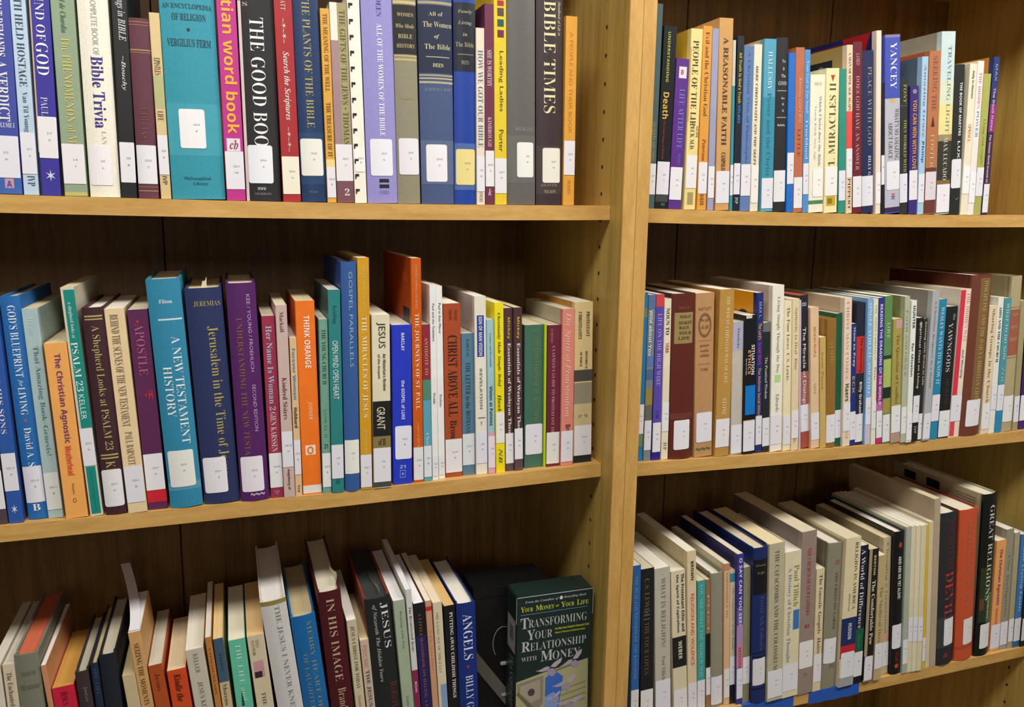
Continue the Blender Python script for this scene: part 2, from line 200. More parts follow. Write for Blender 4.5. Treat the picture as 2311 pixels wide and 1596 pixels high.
["R1",387.9,38.9,81.5,10.8,237.6,-0.0984,157,"P","#ebd2b2","tan and red spined book whose gold cover shows a dark portrait","231\nL","#a98f50","",[["A MAN OF ONE AGE AGAIN",0.043,0.381,0.5,0.42,"#5d4838","t"],["PIPPERT",0.787,0.975,0.5,0.4,"#4c3a30","t"]],[[0.385,0.607,"#e2584e"]],[0.607,0.783],{"photo":1}],
["R1",399.8,38.9,81.5,16.2,242.7,-0.102,160,"P","#6c202d","maroon paperback with pale lettering next to the portrait book","231\nK","","",[["LORD",0.066,0.133,0.5,0.4,"#c79aa0","t"],["DOES GOD HAVE AN ANSWER",0.193,0.743,0.5,0.4,"#c79aa0","t"]],[],[0.778,0.963],{}],
["R1",417.6,38.9,81.5,21.5,232.3,-0.1074,153,"H","#16214f","navy hardback peace with god with gold and white capitals","234\nG","","",[["PEACE WITH GOD",0.097,0.576,0.62,0.36,"#8f9080","t"],["BILLY GRAHAM",0.638,0.879,0.62,0.26,"#dcdce4","t"]],[],[0.764,0.953,0.02,0.98],{}],
["R1",442.5,38.9,81.5,9.4,261.5,-0.1064,173,"P","#eeddcd","narrow pinkish white spine with a red and navy cover rising above its neighbours","231\nG","#1b205c","",[],[],[0.767,0.944,0.02,0.98,"#f2eef0"],{"redpatch":1}],
["R1",453.3,38.9,81.6,6.2,189.9,-0.1123,125,"P","#232226","thin black book almost hidden behind the blue and grey jacket","234","","",[],[],[0.545,0.772],{}],
["R1",460.4,38.9,81.6,27.8,257.1,-0.1153,170,"P","#4654b6","blue and silver grey book on amazing grace with tall white capitals on top","234\nY","","",[["YANCEY",0.043,0.295,0.55,0.42,"#f0f0f8","t"],["WHAT’S SO AMAZING",0.405,0.693,0.78,0.28,"#56545e","t"],["ABOUT GRACE",0.479,0.685,0.36,0.28,"#56545e","t"],["z",0.886,0.903,0.55,0.26,"#cc4a50","hb"],["z",0.903,0.918,0.55,0.26,"#4a5ad0","hb"]],[[0,0.016,"#8a7aa8"],[0.348,0.965,"#bdbcc8"],[0.348,0.369,"#d3b46a",0.3,0.7],[0.965,0.993,"#3b2351"]],[0.7,0.864,0.1,0.97],{}],
["R1",489.3,38.9,81.7,14.8,198.8,-0.116,131,"H","#20261f","short black green hardback with yellowish lettering beside the amazing grace one","234\nW","","",[["TONY",0.043,0.186,0.55,0.4,"#a4a05a","i"],["THEY WORKED WITH",0.301,0.687,0.6,0.4,"#b9b15c","t"]],[[0.195,0.203,"#46493e"]],[0.697,0.914],{}],
["R1",506.0,38.9,81.8,16.0,188.4,-0.1064,124,"P","#3c2b7c","violet paperback with orange capitals and a grey disc near its top","234\nD","","",[["YOU CAN WIN WITH LOVE",0.106,0.642,0.55,0.46,"#dc9f2c","b"],["●",0.015,0.06,0.5,0.5,"#8c8a90","hs"]],[],[0.652,0.887],{}],
["R1",523.0,38.9,81.8,12.0,231.4,-0.0856,153,"P","#a3cbe4","light blue paperback with crimson and navy letters and a grey blue cover","234\nF","#5e7176","",[["Amazing Grace",0.047,0.503,0.5,0.42,"#b4506a","t"],["Philip",0.528,0.664,0.5,0.46,"#3a5a9c","b"]],[],[0.737,0.924],{}],
["R1",536.1,38.9,81.9,21.4,240.2,-0.0828,159,"P","#b97548","copper brown paperback with mauve lettering and an orange cover face","234\nF","#b8582b","",[["SEEKING THE",0.031,0.357,0.55,0.4,"#8f5560","t"],["FOSTER",0.503,0.708,0.5,0.36,"#cdb49c","t"],["▲",0.389,0.454,0.5,0.3,"#4a2a22","hs"]],[[0.708,0.996,"#6f3a33"]],[0.733,0.91,0.02,0.98,"#e0d6dc"],{}],
["R1",559.1,38.9,82.1,26.7,269.5,-0.0868,178,"P","#ccdfe0","tall pale jacket fading to dark, titled traveling light in spaced capitals","242\nL","#a59c84","",[["TRAVELING LIGHT",0.075,0.545,0.62,0.26,"#7f9094","t"],["MAX LUCADO",0.568,0.808,0.55,0.3,"#d2cfc4","t"]],[[0.265,0.387,"#d9e2c8"],[0.387,0.554,"#efdf98"],[0.554,0.59,"#a08f6a"],[0.59,0.995,"#3a352d"],[0.808,0.834,"#8a6a40"]],[0.831,0.99,0.02,1,"#eeeaf0"],{}],
["R1",588.2,38.9,82.3,20.8,224.4,-0.0905,148,"H","#141b19","black hardback with bold white title standing before the thin cream ones","234\nF","","",[["THE BOOK OF MARTYRS",0.117,0.468,0.62,0.26,"#e6e6e2","b"],["LUX",0.503,0.619,0.6,0.26,"#dcdcd8","b"],["✓",0.885,0.9,0.6,0.3,"#a8aca8","hs"]],[],[0.623,0.82,0.05,0.98],{}],
["R1",609.3,38.9,82.5,14.2,227.0,-0.0542,150,"P","#f0e6cc","cream paperback with small black and red words near the orange cover","235\nL","","",[["Holy in Heaven",0.047,0.223,0.5,0.38,"#6a6050","b"],["SPROUL",0.392,0.511,0.5,0.4,"#dc7a5a","t"]],[],[0.67,0.858,0.02,0.98,"#f4f2f2"],{}],
["R1",623.8,38.9,82.6,12.7,232.0,-0.0496,153,"P","#f4eae6","white thin paperback with pink and blue lettering","235\nG","","",[["THE HIDDEN",0.072,0.304,0.5,0.4,"#d98a8a","t"],["POWER",0.317,0.489,0.5,0.4,"#6a9ac4","t"]],[],[0.715,0.92,0.02,0.98,"#f2f0f6"],{}],
["R1",636.8,38.9,82.7,14.7,214.1,-0.0465,141,"P","#adae5a","olive green thin paperback leaning by the navy spine at the row end","235\nP","","",[["Living with Angels",0.313,0.633,0.5,0.36,"#94954c","t"]],[],[0.657,0.864],{}],
["R1",653.6,38.9,82.9,11.8,240.2,-0.0411,159,"P","#24336f","navy and purple paperback leaning last in its row with an orange cover face","235\nL","#cc8d2c","",[["MAX",0.047,0.153,0.5,0.4,"#7a90cc","b"],["The Devil Hates",0.194,0.46,0.45,0.42,"#e0b0cc","b"],["The Unseen World Around Us",0.485,0.791,0.4,0.36,"#d6cad2","b"]],[[0.293,0.468,"#8d2b80"],[0.468,0.996,"#42203f"]],[0.799,0.984],{}],
["L2",-742.3,39.4,-275.2,18.0,243.8,-0.0317,161,"P","#54434b","brown spine only partly inside the picture at the start of the middle shelf","226\nB","","",[],[],[0.746,0.929],{}],
["L2",-723.4,39.2,-275.2,14.3,243.3,-0.027,161,"P","#2b58aa","leaning blue paperback ending in his sons with speckled edge","222.11\nS","#6d6488","",[["JOSEPH AND HIS SONS",0.07,0.577,0.42,0.4,"#e2e2ee","t"],["✶",0.912,0.955,0.5,0.4,"#dcdcf0","hb"]],[],[0.668,0.846],{}],
["L2",-705.4,44.7,-275.2,19.3,252.9,-0.0359,167,"H","#1b69b2","blue hardback on the blueprint for living in white serif letters","222.16\nS","","",[["GOD’S BLUEPRINT",0.04,0.352,0.52,0.4,"#ecf0f6","t"],["for",0.362,0.393,0.52,0.26,"#c9dcee","i"],["LIVING",0.397,0.52,0.52,0.36,"#ecf0f6","t"],["•",0.536,0.556,0.52,0.14,"#b05a6a","hs"],["David A. Seamands",0.578,0.906,0.55,0.36,"#ecf0f6","t"],["B",0.929,0.959,0.5,0.4,"#e6eef6","hS"]],[],[0.754,0.922,0.02,0.98],{}],
["L2",-685.4,43.8,-275.2,15.4,239.2,-0.0373,158,"P","#abc4c6","pale blue green thin book that amazing book genesis leaning beside the blueprint one","222.11\nB","","",[["Wilson",0.04,0.118,0.5,0.26,"#d6e2e2","t"],["That Amazing Book–Genesis!",0.172,0.691,0.55,0.4,"#5b8089","t"]],[],[0.776,0.958,0.02,0.98,"#dfe0dc"],{}],
["L2",-666.5,37.0,-275.2,22.4,201.6,-0.0404,133,"P","#f5ae5d","light orange paperback on the christian agnostic in plum letters","","","",[["The Christian Agnostic",0.059,0.563,0.5,0.36,"#7b3c68","b"],["Weatherhead",0.578,0.748,0.5,0.3,"#e0583c","b"],["Abingdon",0.793,0.862,0.5,0.14,"#9c5c3c","t"],["o",0.883,0.91,0.5,0.18,"#b46a40","hs"]],[],[],{}],
["L2",-641.9,37.7,-275.1,13.5,262.3,-0.0482,173,"P","#d9d2bd","narrow cream edged teal spine titled psalm twenty three, shepherd book","223.2\nK","","",[["a shepherd looks at",0.063,0.214,0.52,0.34,"#e6efe8","t"],["PSALM 23",0.231,0.443,0.52,0.5,"#eef4ee","t"],["KELLER",0.457,0.566,0.52,0.4,"#dfece6","s"],["good shepherd",0.796,0.974,0.5,0.2,"#3a7a6a","s"]],[[0.01,0.604,"#0f8b81",0.2,1],[0.776,0.991,"#0f8b81",0.14,0.86]],[0.607,0.772,0.02,1],{}],
["L2",-625.5,34.8,-275.1,22.2,239.7,-0.0403,158,"H","#3e1a26","dark wine hardback a shepherd looks at psalm 23 in gold script","223.2\nK","","",[["A Shepherd Looks at PSALM 23",0.084,0.679,0.5,0.46,"#bcaa6c","t"],["KELLER",0.734,0.921,0.5,0.4,"#bcaa6c","t"]],[[0.036,0.043,"#b9a868",0.1,0.9],[0.051,0.057,"#b9a868",0.1,0.9],[0.699,0.706,"#b9a868",0.1,0.9],[0.715,0.722,"#b9a868",0.1,0.9]],[0.775,0.959,0.02,0.95,"#e9e7e9"],{}],
["L2",-602.0,34.9,-275.1,20.2,238.2,-0.045,157,"P","#ebd1a5","cream paperback behind the scenes of the new testament in thin grey capitals","225.6\nB","","",[["BEHIND THE SCENES OF THE NEW TESTAMENT",0.027,0.566,0.45,0.42,"#80705a","t"],["PAUL BARNETT",0.593,0.757,0.5,0.38,"#8a7a62","t"]],[],[0.765,0.948,0.02,0.98],{}],
["L2",-581.1,39.7,-275.0,21.2,236.0,-0.038,156,"P","#5b2551","purple paperback apostle with scuffed edges and a red band near its foot","225.9\nP","","",[["APOSTLE",0.068,0.32,0.5,0.44,"#b05a7c","t"],["✦",0.049,0.068,0.45,0.2,"#c8283c","hs"],["+H",0.396,0.44,0.62,0.4,"#c22a3a","hb"]],[[0.9,0.963,"#cc2231"]],[0.714,0.9,0.02,0.98],{}],
["L2",-556.7,34.8,-274.9,35.7,269.9,-0.0464,178,"H","#2b87ab","wide blue hardback a new testament history with two line white title","225.9\nF","","",[["Filson",0.086,0.103,0.52,0.38,"#e2eef2","hS"],["A NEW TESTAMENT",0.244,0.713,0.7,0.26,"#e6f0f4","t"],["HISTORY",0.371,0.592,0.36,0.26,"#e6f0f4","t"]],[[0.167,0.174,"#cfe2ea",0.25,0.95],[0.885,0.921,"#4f9ab4"]],[0.741,0.905,0.08,0.86,"#e9e9e4"],{}],
["L2",-519.0,36.6,-274.7,39.8,258.6,-0.0409,171,"H","#2c3661","navy cloth hardback on ancient Jerusalem with gold title and slip on top","225.9\nJ","","",[["JEREMIAS",0.058,0.083,0.57,0.72,"#b3a45c","ht"],["Jerusalem in the Time of Jesus",0.172,0.863,0.66,0.3,"#b3a45c","t"]],[],[0.777,0.947,0.05,0.7,"#eceaf0"],{"slip":1}],
["L2",-477.8,34.1,-274.5,32.6,264.0,-0.0272,174,"H","#562466","wide purple hardback understanding the new testament in bronze capitals","225.6\nK","","",[["UNDERSTANDING THE NEW TESTAMENT",0.153,0.89,0.36,0.2,"#8e5f46","t"],["KEE / YOUNG / FROEHLICH",0.051,0.397,0.72,0.12,"#c3a4cc","s"],["SECOND EDITION",0.456,0.672,0.72,0.12,"#c3a4cc","s"],["~~~",0.962,0.976,0.6,0.5,"#cbbccc","hi"]],[],[0.788,0.955,0.07,0.85,"#ebe7ee"],{}],
["L2",-443.4,37.8,-274.2,15.2,224.6,-0.0156,148,"P","#9f304e","crimson paperback her name is woman with pale blue title","225.92\nK","","",[["Her Name Is Woman 2",0.053,0.511,0.5,0.46,"#a9bcd0","S"],["GIEN KARSSEN",0.52,0.738,0.5,0.44,"#ead6da","t"],["✾",0.954,0.982,0.5,0.4,"#b07aa8","hs"]],[],[0.747,0.941],{}],
["L2",-427.9,35.0,-274.1,13.2,237.2,-0.013,157,"P","#cfb4ac","pinkish beige paperback kindred sisters with dark serif title","225.92\nM","","",[["Mackall",0.033,0.134,0.5,0.34,"#6c4c52","t"],["Kindred Sisters",0.367,0.583,0.5,0.42,"#4f3a40","t"],["Augsburg of",0.847,0.959,0.5,0.3,"#5e4a4c","b"]],[],[0.648,0.837],{}],
["L2",-414.1,37.5,-274.0,8.2,197.5,-0.0087,130,"P","#e2c093","thin cream and blue lettered paperback beside the bright orange one","225.92\nH","","",[["Forever Women",0.066,0.382,0.5,0.44,"#5a8ab0","b"],["Hubbard",0.434,0.561,0.5,0.5,"#3a3232","b"],["Ivy",0.93,0.979,0.5,0.4,"#6a5848","b"]],[],[0.64,0.862],{}],
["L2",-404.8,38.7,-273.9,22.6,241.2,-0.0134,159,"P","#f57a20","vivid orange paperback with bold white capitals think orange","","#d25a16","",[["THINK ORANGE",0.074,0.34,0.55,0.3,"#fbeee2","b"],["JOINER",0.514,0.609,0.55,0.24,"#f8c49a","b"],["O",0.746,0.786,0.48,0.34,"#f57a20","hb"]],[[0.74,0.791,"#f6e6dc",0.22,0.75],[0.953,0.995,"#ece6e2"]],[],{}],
["L2",-381.2,36.0,-273.6,10.6,218.6,0,144,"P","#73a390","grey green paperback the young church with dark capitals","225.9\nR","","",[["THE YOUNG CHURCH",0.055,0.366,0.5,0.46,"#2f5a52","t"],["SAMUEL H",0.508,0.671,0.5,0.32,"#5a8a7a","t"],["21",0.71,0.735,0.5,0.4,"#2f5a52","hb"]],[],[0.764,0.964],{}],
["L2",-370.0,34.2,-273.5,14.8,254.0,0,168,"P","#2f8484","teal paperback open mind open heart in condensed white capitals","242\nK","#5c7a74","",[["Keating",0.073,0.161,0.5,0.4,"#1f5f68","t"],["OPEN MIND OPEN HEART",0.244,0.53,0.5,0.46,"#e4ecea","s"],["M",0.93,0.956,0.5,0.3,"#1a6060","hb"]],[],[0.757,0.928],{}],
["L2",-353.8,33.5,-273.3,18.3,287.0,0,189,"H","#2e599b","tall blue cloth book gospel parallels in spaced pale capitals","226\nT","#2a4a94","",[["GOSPEL PARALLELS",0.041,0.448,0.6,0.24,"#96b2d4","s"]],[[0.748,0.94,"#2f5a98"]],[0.769,0.921,0.02,0.98,"#ecece4"],{}],
["L2",-334.4,34.2,-273.1,14.3,291.6,0,192,"P","#d69e1a","tall mustard yellow paperback on the miracles in white serif","226.7\nC","","",[["UNDERSTANDING JESUS TODAY",0.027,0.227,0.5,0.2,"#f0d48c","t"],["THE MIRACLES OF JESUS",0.245,0.68,0.5,0.48,"#f6ead0","t"],["HOWARD CLARK",0.733,0.84,0.5,0.2,"#f0d48c","t"]],[],[0.844,0.99],{}],
["L2",-318.1,33.6,-272.8,22.3,221.6,0,146,"P","#e5ddc0","cream and black paperback an historian’s review of the gospels in heavy letters","226\nG","","",[["JESUS",0.042,0.187,0.5,0.5,"#3c3a2c","s"],["An Historian’s Review",0.219,0.43,0.68,0.18,"#46443a","b"],["of the Gospels",0.221,0.361,0.36,0.16,"#46443a","b"],["GRANT",0.524,0.654,0.45,0.46,"#e6e0c6","s"],["of H",0.708,0.747,0.5,0.4,"#2c2818","hS"]],[[0.49,0.694,"#22211f"],[0.694,0.762,"#8c7b4b"],[0.964,0.995,"#4a4b47"]],[0.762,0.964],{}],
["L2",-292.1,40.0,-272.5,24.9,207.3,-0.0002,137,"P","#2036c6","bright blue glossy paperback on a gospel with small white title","226.4\nB","#4a68d8","",[["BARCLAY",0.05,0.159,0.55,0.16,"#e2e6f8","b"],["the GOSPEL of LUKE",0.342,0.587,0.55,0.18,"#e2e6f8","b"],["21",0.878,0.899,0.5,0.3,"#b4c0ee","hb"],["▣",0.91,0.959,0.5,0.3,"#8c9ae0","hs"]],[],[0.627,0.839,0.12,0.97,"#e8e8f2"],{}],
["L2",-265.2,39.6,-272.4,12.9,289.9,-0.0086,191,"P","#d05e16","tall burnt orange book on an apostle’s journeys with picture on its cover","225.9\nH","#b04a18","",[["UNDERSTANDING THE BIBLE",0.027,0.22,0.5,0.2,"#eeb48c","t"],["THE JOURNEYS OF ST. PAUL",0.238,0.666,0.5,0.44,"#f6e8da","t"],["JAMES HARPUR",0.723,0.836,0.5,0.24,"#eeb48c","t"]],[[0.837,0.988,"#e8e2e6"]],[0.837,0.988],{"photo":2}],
["L2",-251.4,40.5,-272.2,10.5,206.5,-0.012,136,"P","#5ba4bd","small paperback banded crimson, green and light blue in front of the white ones","226\nB","","",[["ANTIDOTE TO",0.081,0.315,0.5,0.4,"#d8b060","t"],["Chet",0.687,0.763,0.5,0.36,"#dce8ee","t"]],[[0,0.346,"#932439"],[0.346,0.473,"#4f8c74"]],[0.768,0.972,0.02,0.98,"#e2e8ee"],{}],
["L2",-240.0,41.7,-272.1,8.2,255.9,-0.0149,169,"P","#f0f0ee","slim white paperback on the letter to Galatians, first of two matching ones","227\nW","","",[["Paul and the Galatians",0.092,0.279,0.55,0.36,"#4c4c50","s"],["Wedde",0.54,0.601,0.5,0.36,"#5c5c60","t"]],[],[0.869,0.98,0.05,0.95,"#e9e9ec"],{}],
["L2",-230.8,44.4,-272.0,8.7,254.0,-0.0179,168,"P","#f0f0ee","slim white paperback on travels in Asia Minor, second of two matching ones","225.9\nP","","",[["Paul in Asia Minor",0.084,0.238,0.55,0.36,"#4c4c50","s"],["Perkins",0.552,0.618,0.5,0.34,"#5c5c60","t"]],[],[0.871,0.98,0.05,0.95,"#e9e9ec"],{}],
["L2",-220.9,46.7,-271.8,23.0,231.1,-0.0166,153,"P","#ad4d2c","brick red paperback with dark capitals reading Christ above all","227.87\nB","","",[["CHRIST ABOVE ALL",0.178,0.642,0.5,0.55,"#2e1c18","t"],["Brown",0.666,0.804,0.5,0.4,"#2e1c18","t"],["THE BIBLE SPEAKS",0.031,0.093,0.4,0.16,"#5c2c1c","s"],["TODAY SERIES",0.035,0.093,0.7,0.16,"#5c2c1c","s"]],[],[0.776,0.973],{}],
["L2",-197.2,47.9,-271.5,17.1,191.3,-0.0169,126,"P","#588097","grey blue short paperback the letter to the romans with dark capitals","227.1\nB","","",[["BARCLAY",0.038,0.162,0.5,0.2,"#34566c","t"],["THE LETTER to the ROMANS",0.198,0.693,0.5,0.38,"#2e4c62","t"]],[],[0.703,0.927,0.02,0.98,"#dde2e4"],{}],
["L2",-179.2,45.0,-271.2,15.8,239.3,-0.0207,158,"P","#eae6d8","white paperback with a dark blue title panel and the word revelation below","228\nB","#bfb9b4","",[["SON OF MAN VISION",0.11,0.326,0.5,0.3,"#e4e8f0","b"],["REVELATION",0.398,0.624,0.5,0.22,"#86827a","b"],["T",0.698,0.718,0.5,0.14,"#66645c","hb"]],[[0.104,0.332,"#2f4698",0.2,0.8],[0.673,0.678,"#55534c",0.2,0.85]],[0.754,0.936,0.02,0.98,"#e4e2ee"],{}],
["L2",-162.6,43.8,-270.9,10.0,208.5,-0.0232,138,"P","#9fc7d1","light blue thin paperback vision at patmos with pink foot","228\nC","","",[["Cremer and Devendahl",0.087,0.299,0.5,0.26,"#5e8090","t"],["Vision at Patmos",0.424,0.682,0.5,0.46,"#3a4a58","b"]],[[0.728,0.998,"#dea4bc"]],[0.751,0.962,0.02,0.98,"#ecdfec"],{}],
["L2",-152.0,42.2,-270.8,12.6,230.4,-0.0252,152,"P","#f4e114","bright yellow paperback christianity made simple in handwriting style letters","230\nH","","",[["Christianity Made Simple: Belief",0.057,0.486,0.45,0.4,"#4a6a22","i"],["Hawk",0.53,0.633,0.45,0.4,"#4a6a22","i"],["NB",0.852,0.94,0.5,0.4,"#5a7a22","i"]],[],[0.636,0.82,0.02,0.98,"#efeee8"],{}],
["L2",-137.4,45.9,-270.5,11.8,222.3,-0.026,147,"P","#4e3538","brown paperback essentials of wesleyan theology, the copy beside the bright yellow book","230\nM","","",[["Mickey",0.056,0.186,0.5,0.4,"#cfae40","b"],["Essentials of Wesleyan Theology",0.209,0.841,0.5,0.46,"#ece6e0","S"]],[[0.95,0.998,"#5e4a4e"]],[0.762,0.952],{}],
["L2",-125.3,43.7,-270.3,12.0,222.8,-0.025,147,"P","#4e3538","brown paperback essentials of wesleyan theology, the copy beside the green confessions","230\nM","","",[["Mickey",0.057,0.187,0.5,0.4,"#cfae40","b"],["Essentials of Wesleyan Theology",0.212,0.826,0.5,0.46,"#ece6e0","S"]],[[0.927,0.998,"#5e4a4e"]],[0.735,0.928],{}],
["L2",-109.7,49.5,-270.0,27.1,197.9,-0.0158,131,"P","#416e5b","green paperback on the confessions with worn gold edges and dull gold title","230\nA","#c4b68a","",[["No 28",0.025,0.049,0.55,0.36,"#7c8a4c","ht"],["THE CONFESSIONS OF ST. AUGUSTINE",0.09,0.677,0.62,0.22,"#7d8f4e","t"]],[],[0.689,0.905,0.06,0.97],{}],
["L2",-82.4,46.5,-269.6,3.3,197.9,-0.0149,131,"P","#b6d220","very thin lime green booklet beside the green confessions","","","",[],[],[],{}],
["L2",-78.8,45.4,-269.4,19.2,196.8,-0.0107,130,"P","#6d2439","maroon paperback a layman’s guide to protestant theology","230\nH","","",[["HORDERN",0.01,0.124,0.3,0.16,"#b08a6a","t"],["A LAYMAN’S GUIDE TO PROTESTANT THEOLOGY",0.138,0.889,0.45,0.22,"#cfa9a4","t"]],[],[0.753,0.98,0.0,1,"#e8e6e2"],{}],
["L2",-58.8,41.9,-269.0,18.1,218.0,-0.0137,144,"P","#e18b7a","salmon pink paperback the spirit of protestantism in pale italics","230\nB","#c6bda4","",[["The Spirit of Protestantism",0.009,0.683,0.45,0.5,"#f2c3b4","i"],["Brown",0.732,0.832,0.55,0.4,"#6c3430","b"]],[],[0.772,0.974],{}],
["L2",-38.7,43.9,-268.7,27.2,226.3,-0.0218,149,"P","#e3ca91","beige paperback protestant christianity with dark bands, last on the middle shelf","230.09\nD","#c58a34","",[["PROTESTANT",0.058,0.209,0.72,0.18,"#50462e","S"],["CHRISTIANITY",0.058,0.225,0.3,0.18,"#50462e","S"],["HISTORICAL",0.297,0.409,0.66,0.12,"#50462e","S"],["OF WHICH",0.301,0.389,0.36,0.12,"#50462e","S"],["27  72",0.692,0.707,0.5,0.5,"#4c4430","hS"]],[[0.412,0.483,"#4e4c4b"],[0.491,0.622,"#98917b"],[0.622,0.757,"#d2bf90"],[0.948,0.995,"#23282c"]],[0.757,0.948,0.04,0.98],{}],
["R2",58.5,44.5,-273.2,10.7,240.7,-0.0078,159,"P","#207db2","blue book half hidden by the post at the start of the middle shelf","241\nG","","",[],[[0.085,0.139,"#6b8a68"],[0.834,0.911,"#6a8a6c"]],[0.655,0.834],{}],
["R2",70.4,43.8,-273.5,11.4,239.1,-0.0117,158,"P","#7d8995","mottled grey blue and ochre paperback beside the blue one at the post","241\nW","","",[["Wild about You",0.089,0.359,0.4,0.44,"#eceef0","b"]],[[0.004,0.085,"#5c7aa8"],[0.361,0.425,"#5f7fb4"],[0.441,0.505,"#54709c"],[0.557,0.658,"#a08c4a"],[0.658,0.748,"#6a6c60"]],[0.752,0.935],{}],
["R2",84.0,43.2,-273.8,13.2,240.1,-0.0204,158,"P","#5d4db0","violet paperback life on the high wire with a red top","241\nS","","",[["LIFE ON THE HIGH WIRE",0.114,0.544,0.5,0.5,"#b4a6dc","t"],["FAIR",0.694,0.743,0.5,0.3,"#3a2a90","t"]],[[0,0.074,"#d14b4d"],[0.949,0.997,"#31218f"]],[0.768,0.95],{}],
["R2",99.0,43.6,-274.1,11.3,233.7,-0.0269,154,"P","#e9dec2","cream thin paperback with black and red title words beside the violet one","241\nN","","",[["NOUN TO",0.056,0.218,0.5,0.5,"#3c3a34","S"],["VERB",0.266,0.328,0.5,0.46,"#c04848","S"],["IVP",0.892,0.938,0.5,0.46,"#5a564a","t"]],[],[0.638,0.821],{}],
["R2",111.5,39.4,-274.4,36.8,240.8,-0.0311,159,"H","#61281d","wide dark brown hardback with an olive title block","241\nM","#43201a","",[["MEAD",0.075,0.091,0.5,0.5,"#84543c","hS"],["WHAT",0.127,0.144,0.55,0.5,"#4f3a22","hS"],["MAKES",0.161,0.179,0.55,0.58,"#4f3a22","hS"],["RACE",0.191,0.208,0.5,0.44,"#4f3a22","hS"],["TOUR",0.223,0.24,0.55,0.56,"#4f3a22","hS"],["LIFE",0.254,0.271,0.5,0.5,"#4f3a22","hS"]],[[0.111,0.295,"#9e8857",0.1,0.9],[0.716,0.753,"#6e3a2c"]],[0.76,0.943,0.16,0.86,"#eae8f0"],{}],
["R2",152.6,41.4,-275.2,30.4,241.9,-0.048,160,"P","#bc8e60","tan paperback with a drawn circle and framed block of lettering","242\nM","","",[["BARTLETT",0.085,0.102,0.5,0.7,"#8a6340","hs"],["○",0.118,0.264,0.5,0.7,"#82603c","hs"],["the gift",0.149,0.173,0.5,0.5,"#82603c","hS"],["of all",0.189,0.213,0.5,0.4,"#82603c","hS"],["peace",0.308,0.324,0.5,0.5,"#7a5836","hS"],["with",0.336,0.352,0.5,0.45,"#7a5836","hS"],["within",0.364,0.381,0.5,0.5,"#7a5836","hS"],["CLARK",0.449,0.465,0.5,0.4,"#7a5836","hS"],["~~~",0.94,0.961,0.5,0.8,"#5a6a30","hi"]],[[0.283,0.286,"#82603c",0.15,0.85],[0.425,0.428,"#82603c",0.15,0.85]],[0.723,0.908,0.1,0.95],{}],
["R2",185.5,38.3,-275.8,24.0,247.6,-0.0281,163,"P","#bc9048","ochre book the wisest way of life in cream capitals with a broad tan side","241\nS","#b8843e","",[["THE WISEST CHRISTIAN WAY OF LIFE",0.042,0.555,0.58,0.24,"#efdfb0","t"],["STONE",0.645,0.75,0.55,0.3,"#efdfb0","t"]],[],[0.77,0.944,0.02,0.98],{}],
["R2",215.1,41.3,-276.4,19.5,200.5,-0.0547,132,"P","#c6bdb1","lilac topped beige paperback with a tiny dark title, before the black and blue one","241\nT","","",[["Thielicke",0.044,0.196,0.55,0.2,"#5c5a68","t"]],[[0,0.21,"#b2b2c9"]],[0.772,0.99],{}],
["R2",235.2,38.8,-276.7,20.1,210.3,-0.0566,139,"P","#18191c","black paperback situation ethics with an electric blue arrow shape","241\nF","","",[["SITUATION",0.21,0.423,0.72,0.26,"#efe6e0","b"],["ETHICS",0.248,0.418,0.42,0.24,"#e0a070","b"],["the new morality",0.304,0.423,0.15,0.16,"#ddd2c4","s"]],[[0.5,0.712,"#0f7ccb",0.12,1],[0,0.023,"#d8cebc",0.1,0.6],[0.751,0.771,"#e0b48c"]],[0.758,0.98,0.0,0.98],{}],
["R2",258.6,41.6,-277.1,11.4,243.1,-0.0626,160,"P","#20306f","navy paperback with yellow and pink words and an orange cover with round photo","241\nM","#e49c1c","",[["MAX L.",0.056,0.157,0.5,0.4,"#8a9cd8","b"],["The Lord’s",0.186,0.287,0.5,0.5,"#e0a040","b"],["Great Work",0.304,0.444,0.5,0.5,"#b43a9c","b"],["The Holiness Social Ethics",0.461,0.763,0.5,0.42,"#dc9c60","b"]],[],[0.763,0.948],{"photo":3}],
["R2",271.5,42.5,-277.3,13.2,198.8,-0.0683,131,"P","#262b2c","charcoal paperback with slim white title and grey top band","241\nL","","",[["The Promised Wisdom",0.262,0.581,0.45,0.34,"#d8dad8","t"]],[[0,0.07,"#6c706e"],[0.951,0.967,"#3a3e3e"]],[0.73,0.953],{}],
["R2",284.9,40.6,-277.5,20.5,253.7,-0.0639,167,"P","#f1eddd","tall white paperback living simply through the day with a green dot","248\nE","#c4c0ba","",[["Living Simply Through the Day",0.066,0.52,0.52,0.3,"#8f8c60","t"],["Edwards",0.647,0.753,0.55,0.28,"#8f8c70","t"]],[[0.53,0.576,"#b6dc8c",0.3,0.8]],[0.773,0.956],{}],
["R2",307.9,40.4,-277.9,13.5,230.7,-0.0735,152,"P","#f0e4bf","cream paperback the four loves in plain dark lettering","241\nL","","",[["The Four Loves  C.S. Lewis",0.039,0.518,0.55,0.36,"#6c6440","t"]],[],[0.76,0.958],{}],
["R2",322.4,39.4,-278.1,12.8,234.1,-0.0767,155,"P","#ead5ad","buff paperback authority to heal beside the four loves","234\nB","","",[["Authority to Heal  Blue",0.049,0.46,0.5,0.42,"#a08462","t"],["P",0.919,0.946,0.5,0.4,"#b48c70","hS"]],[],[0.73,0.917],{}],
["R2",337.2,40.2,-278.3,3.4,232.6,-0.0836,150,"P","#c9bfd2","sliver thin pale lilac booklet before the miracle of dialogue","","","",[],[],[],{}],
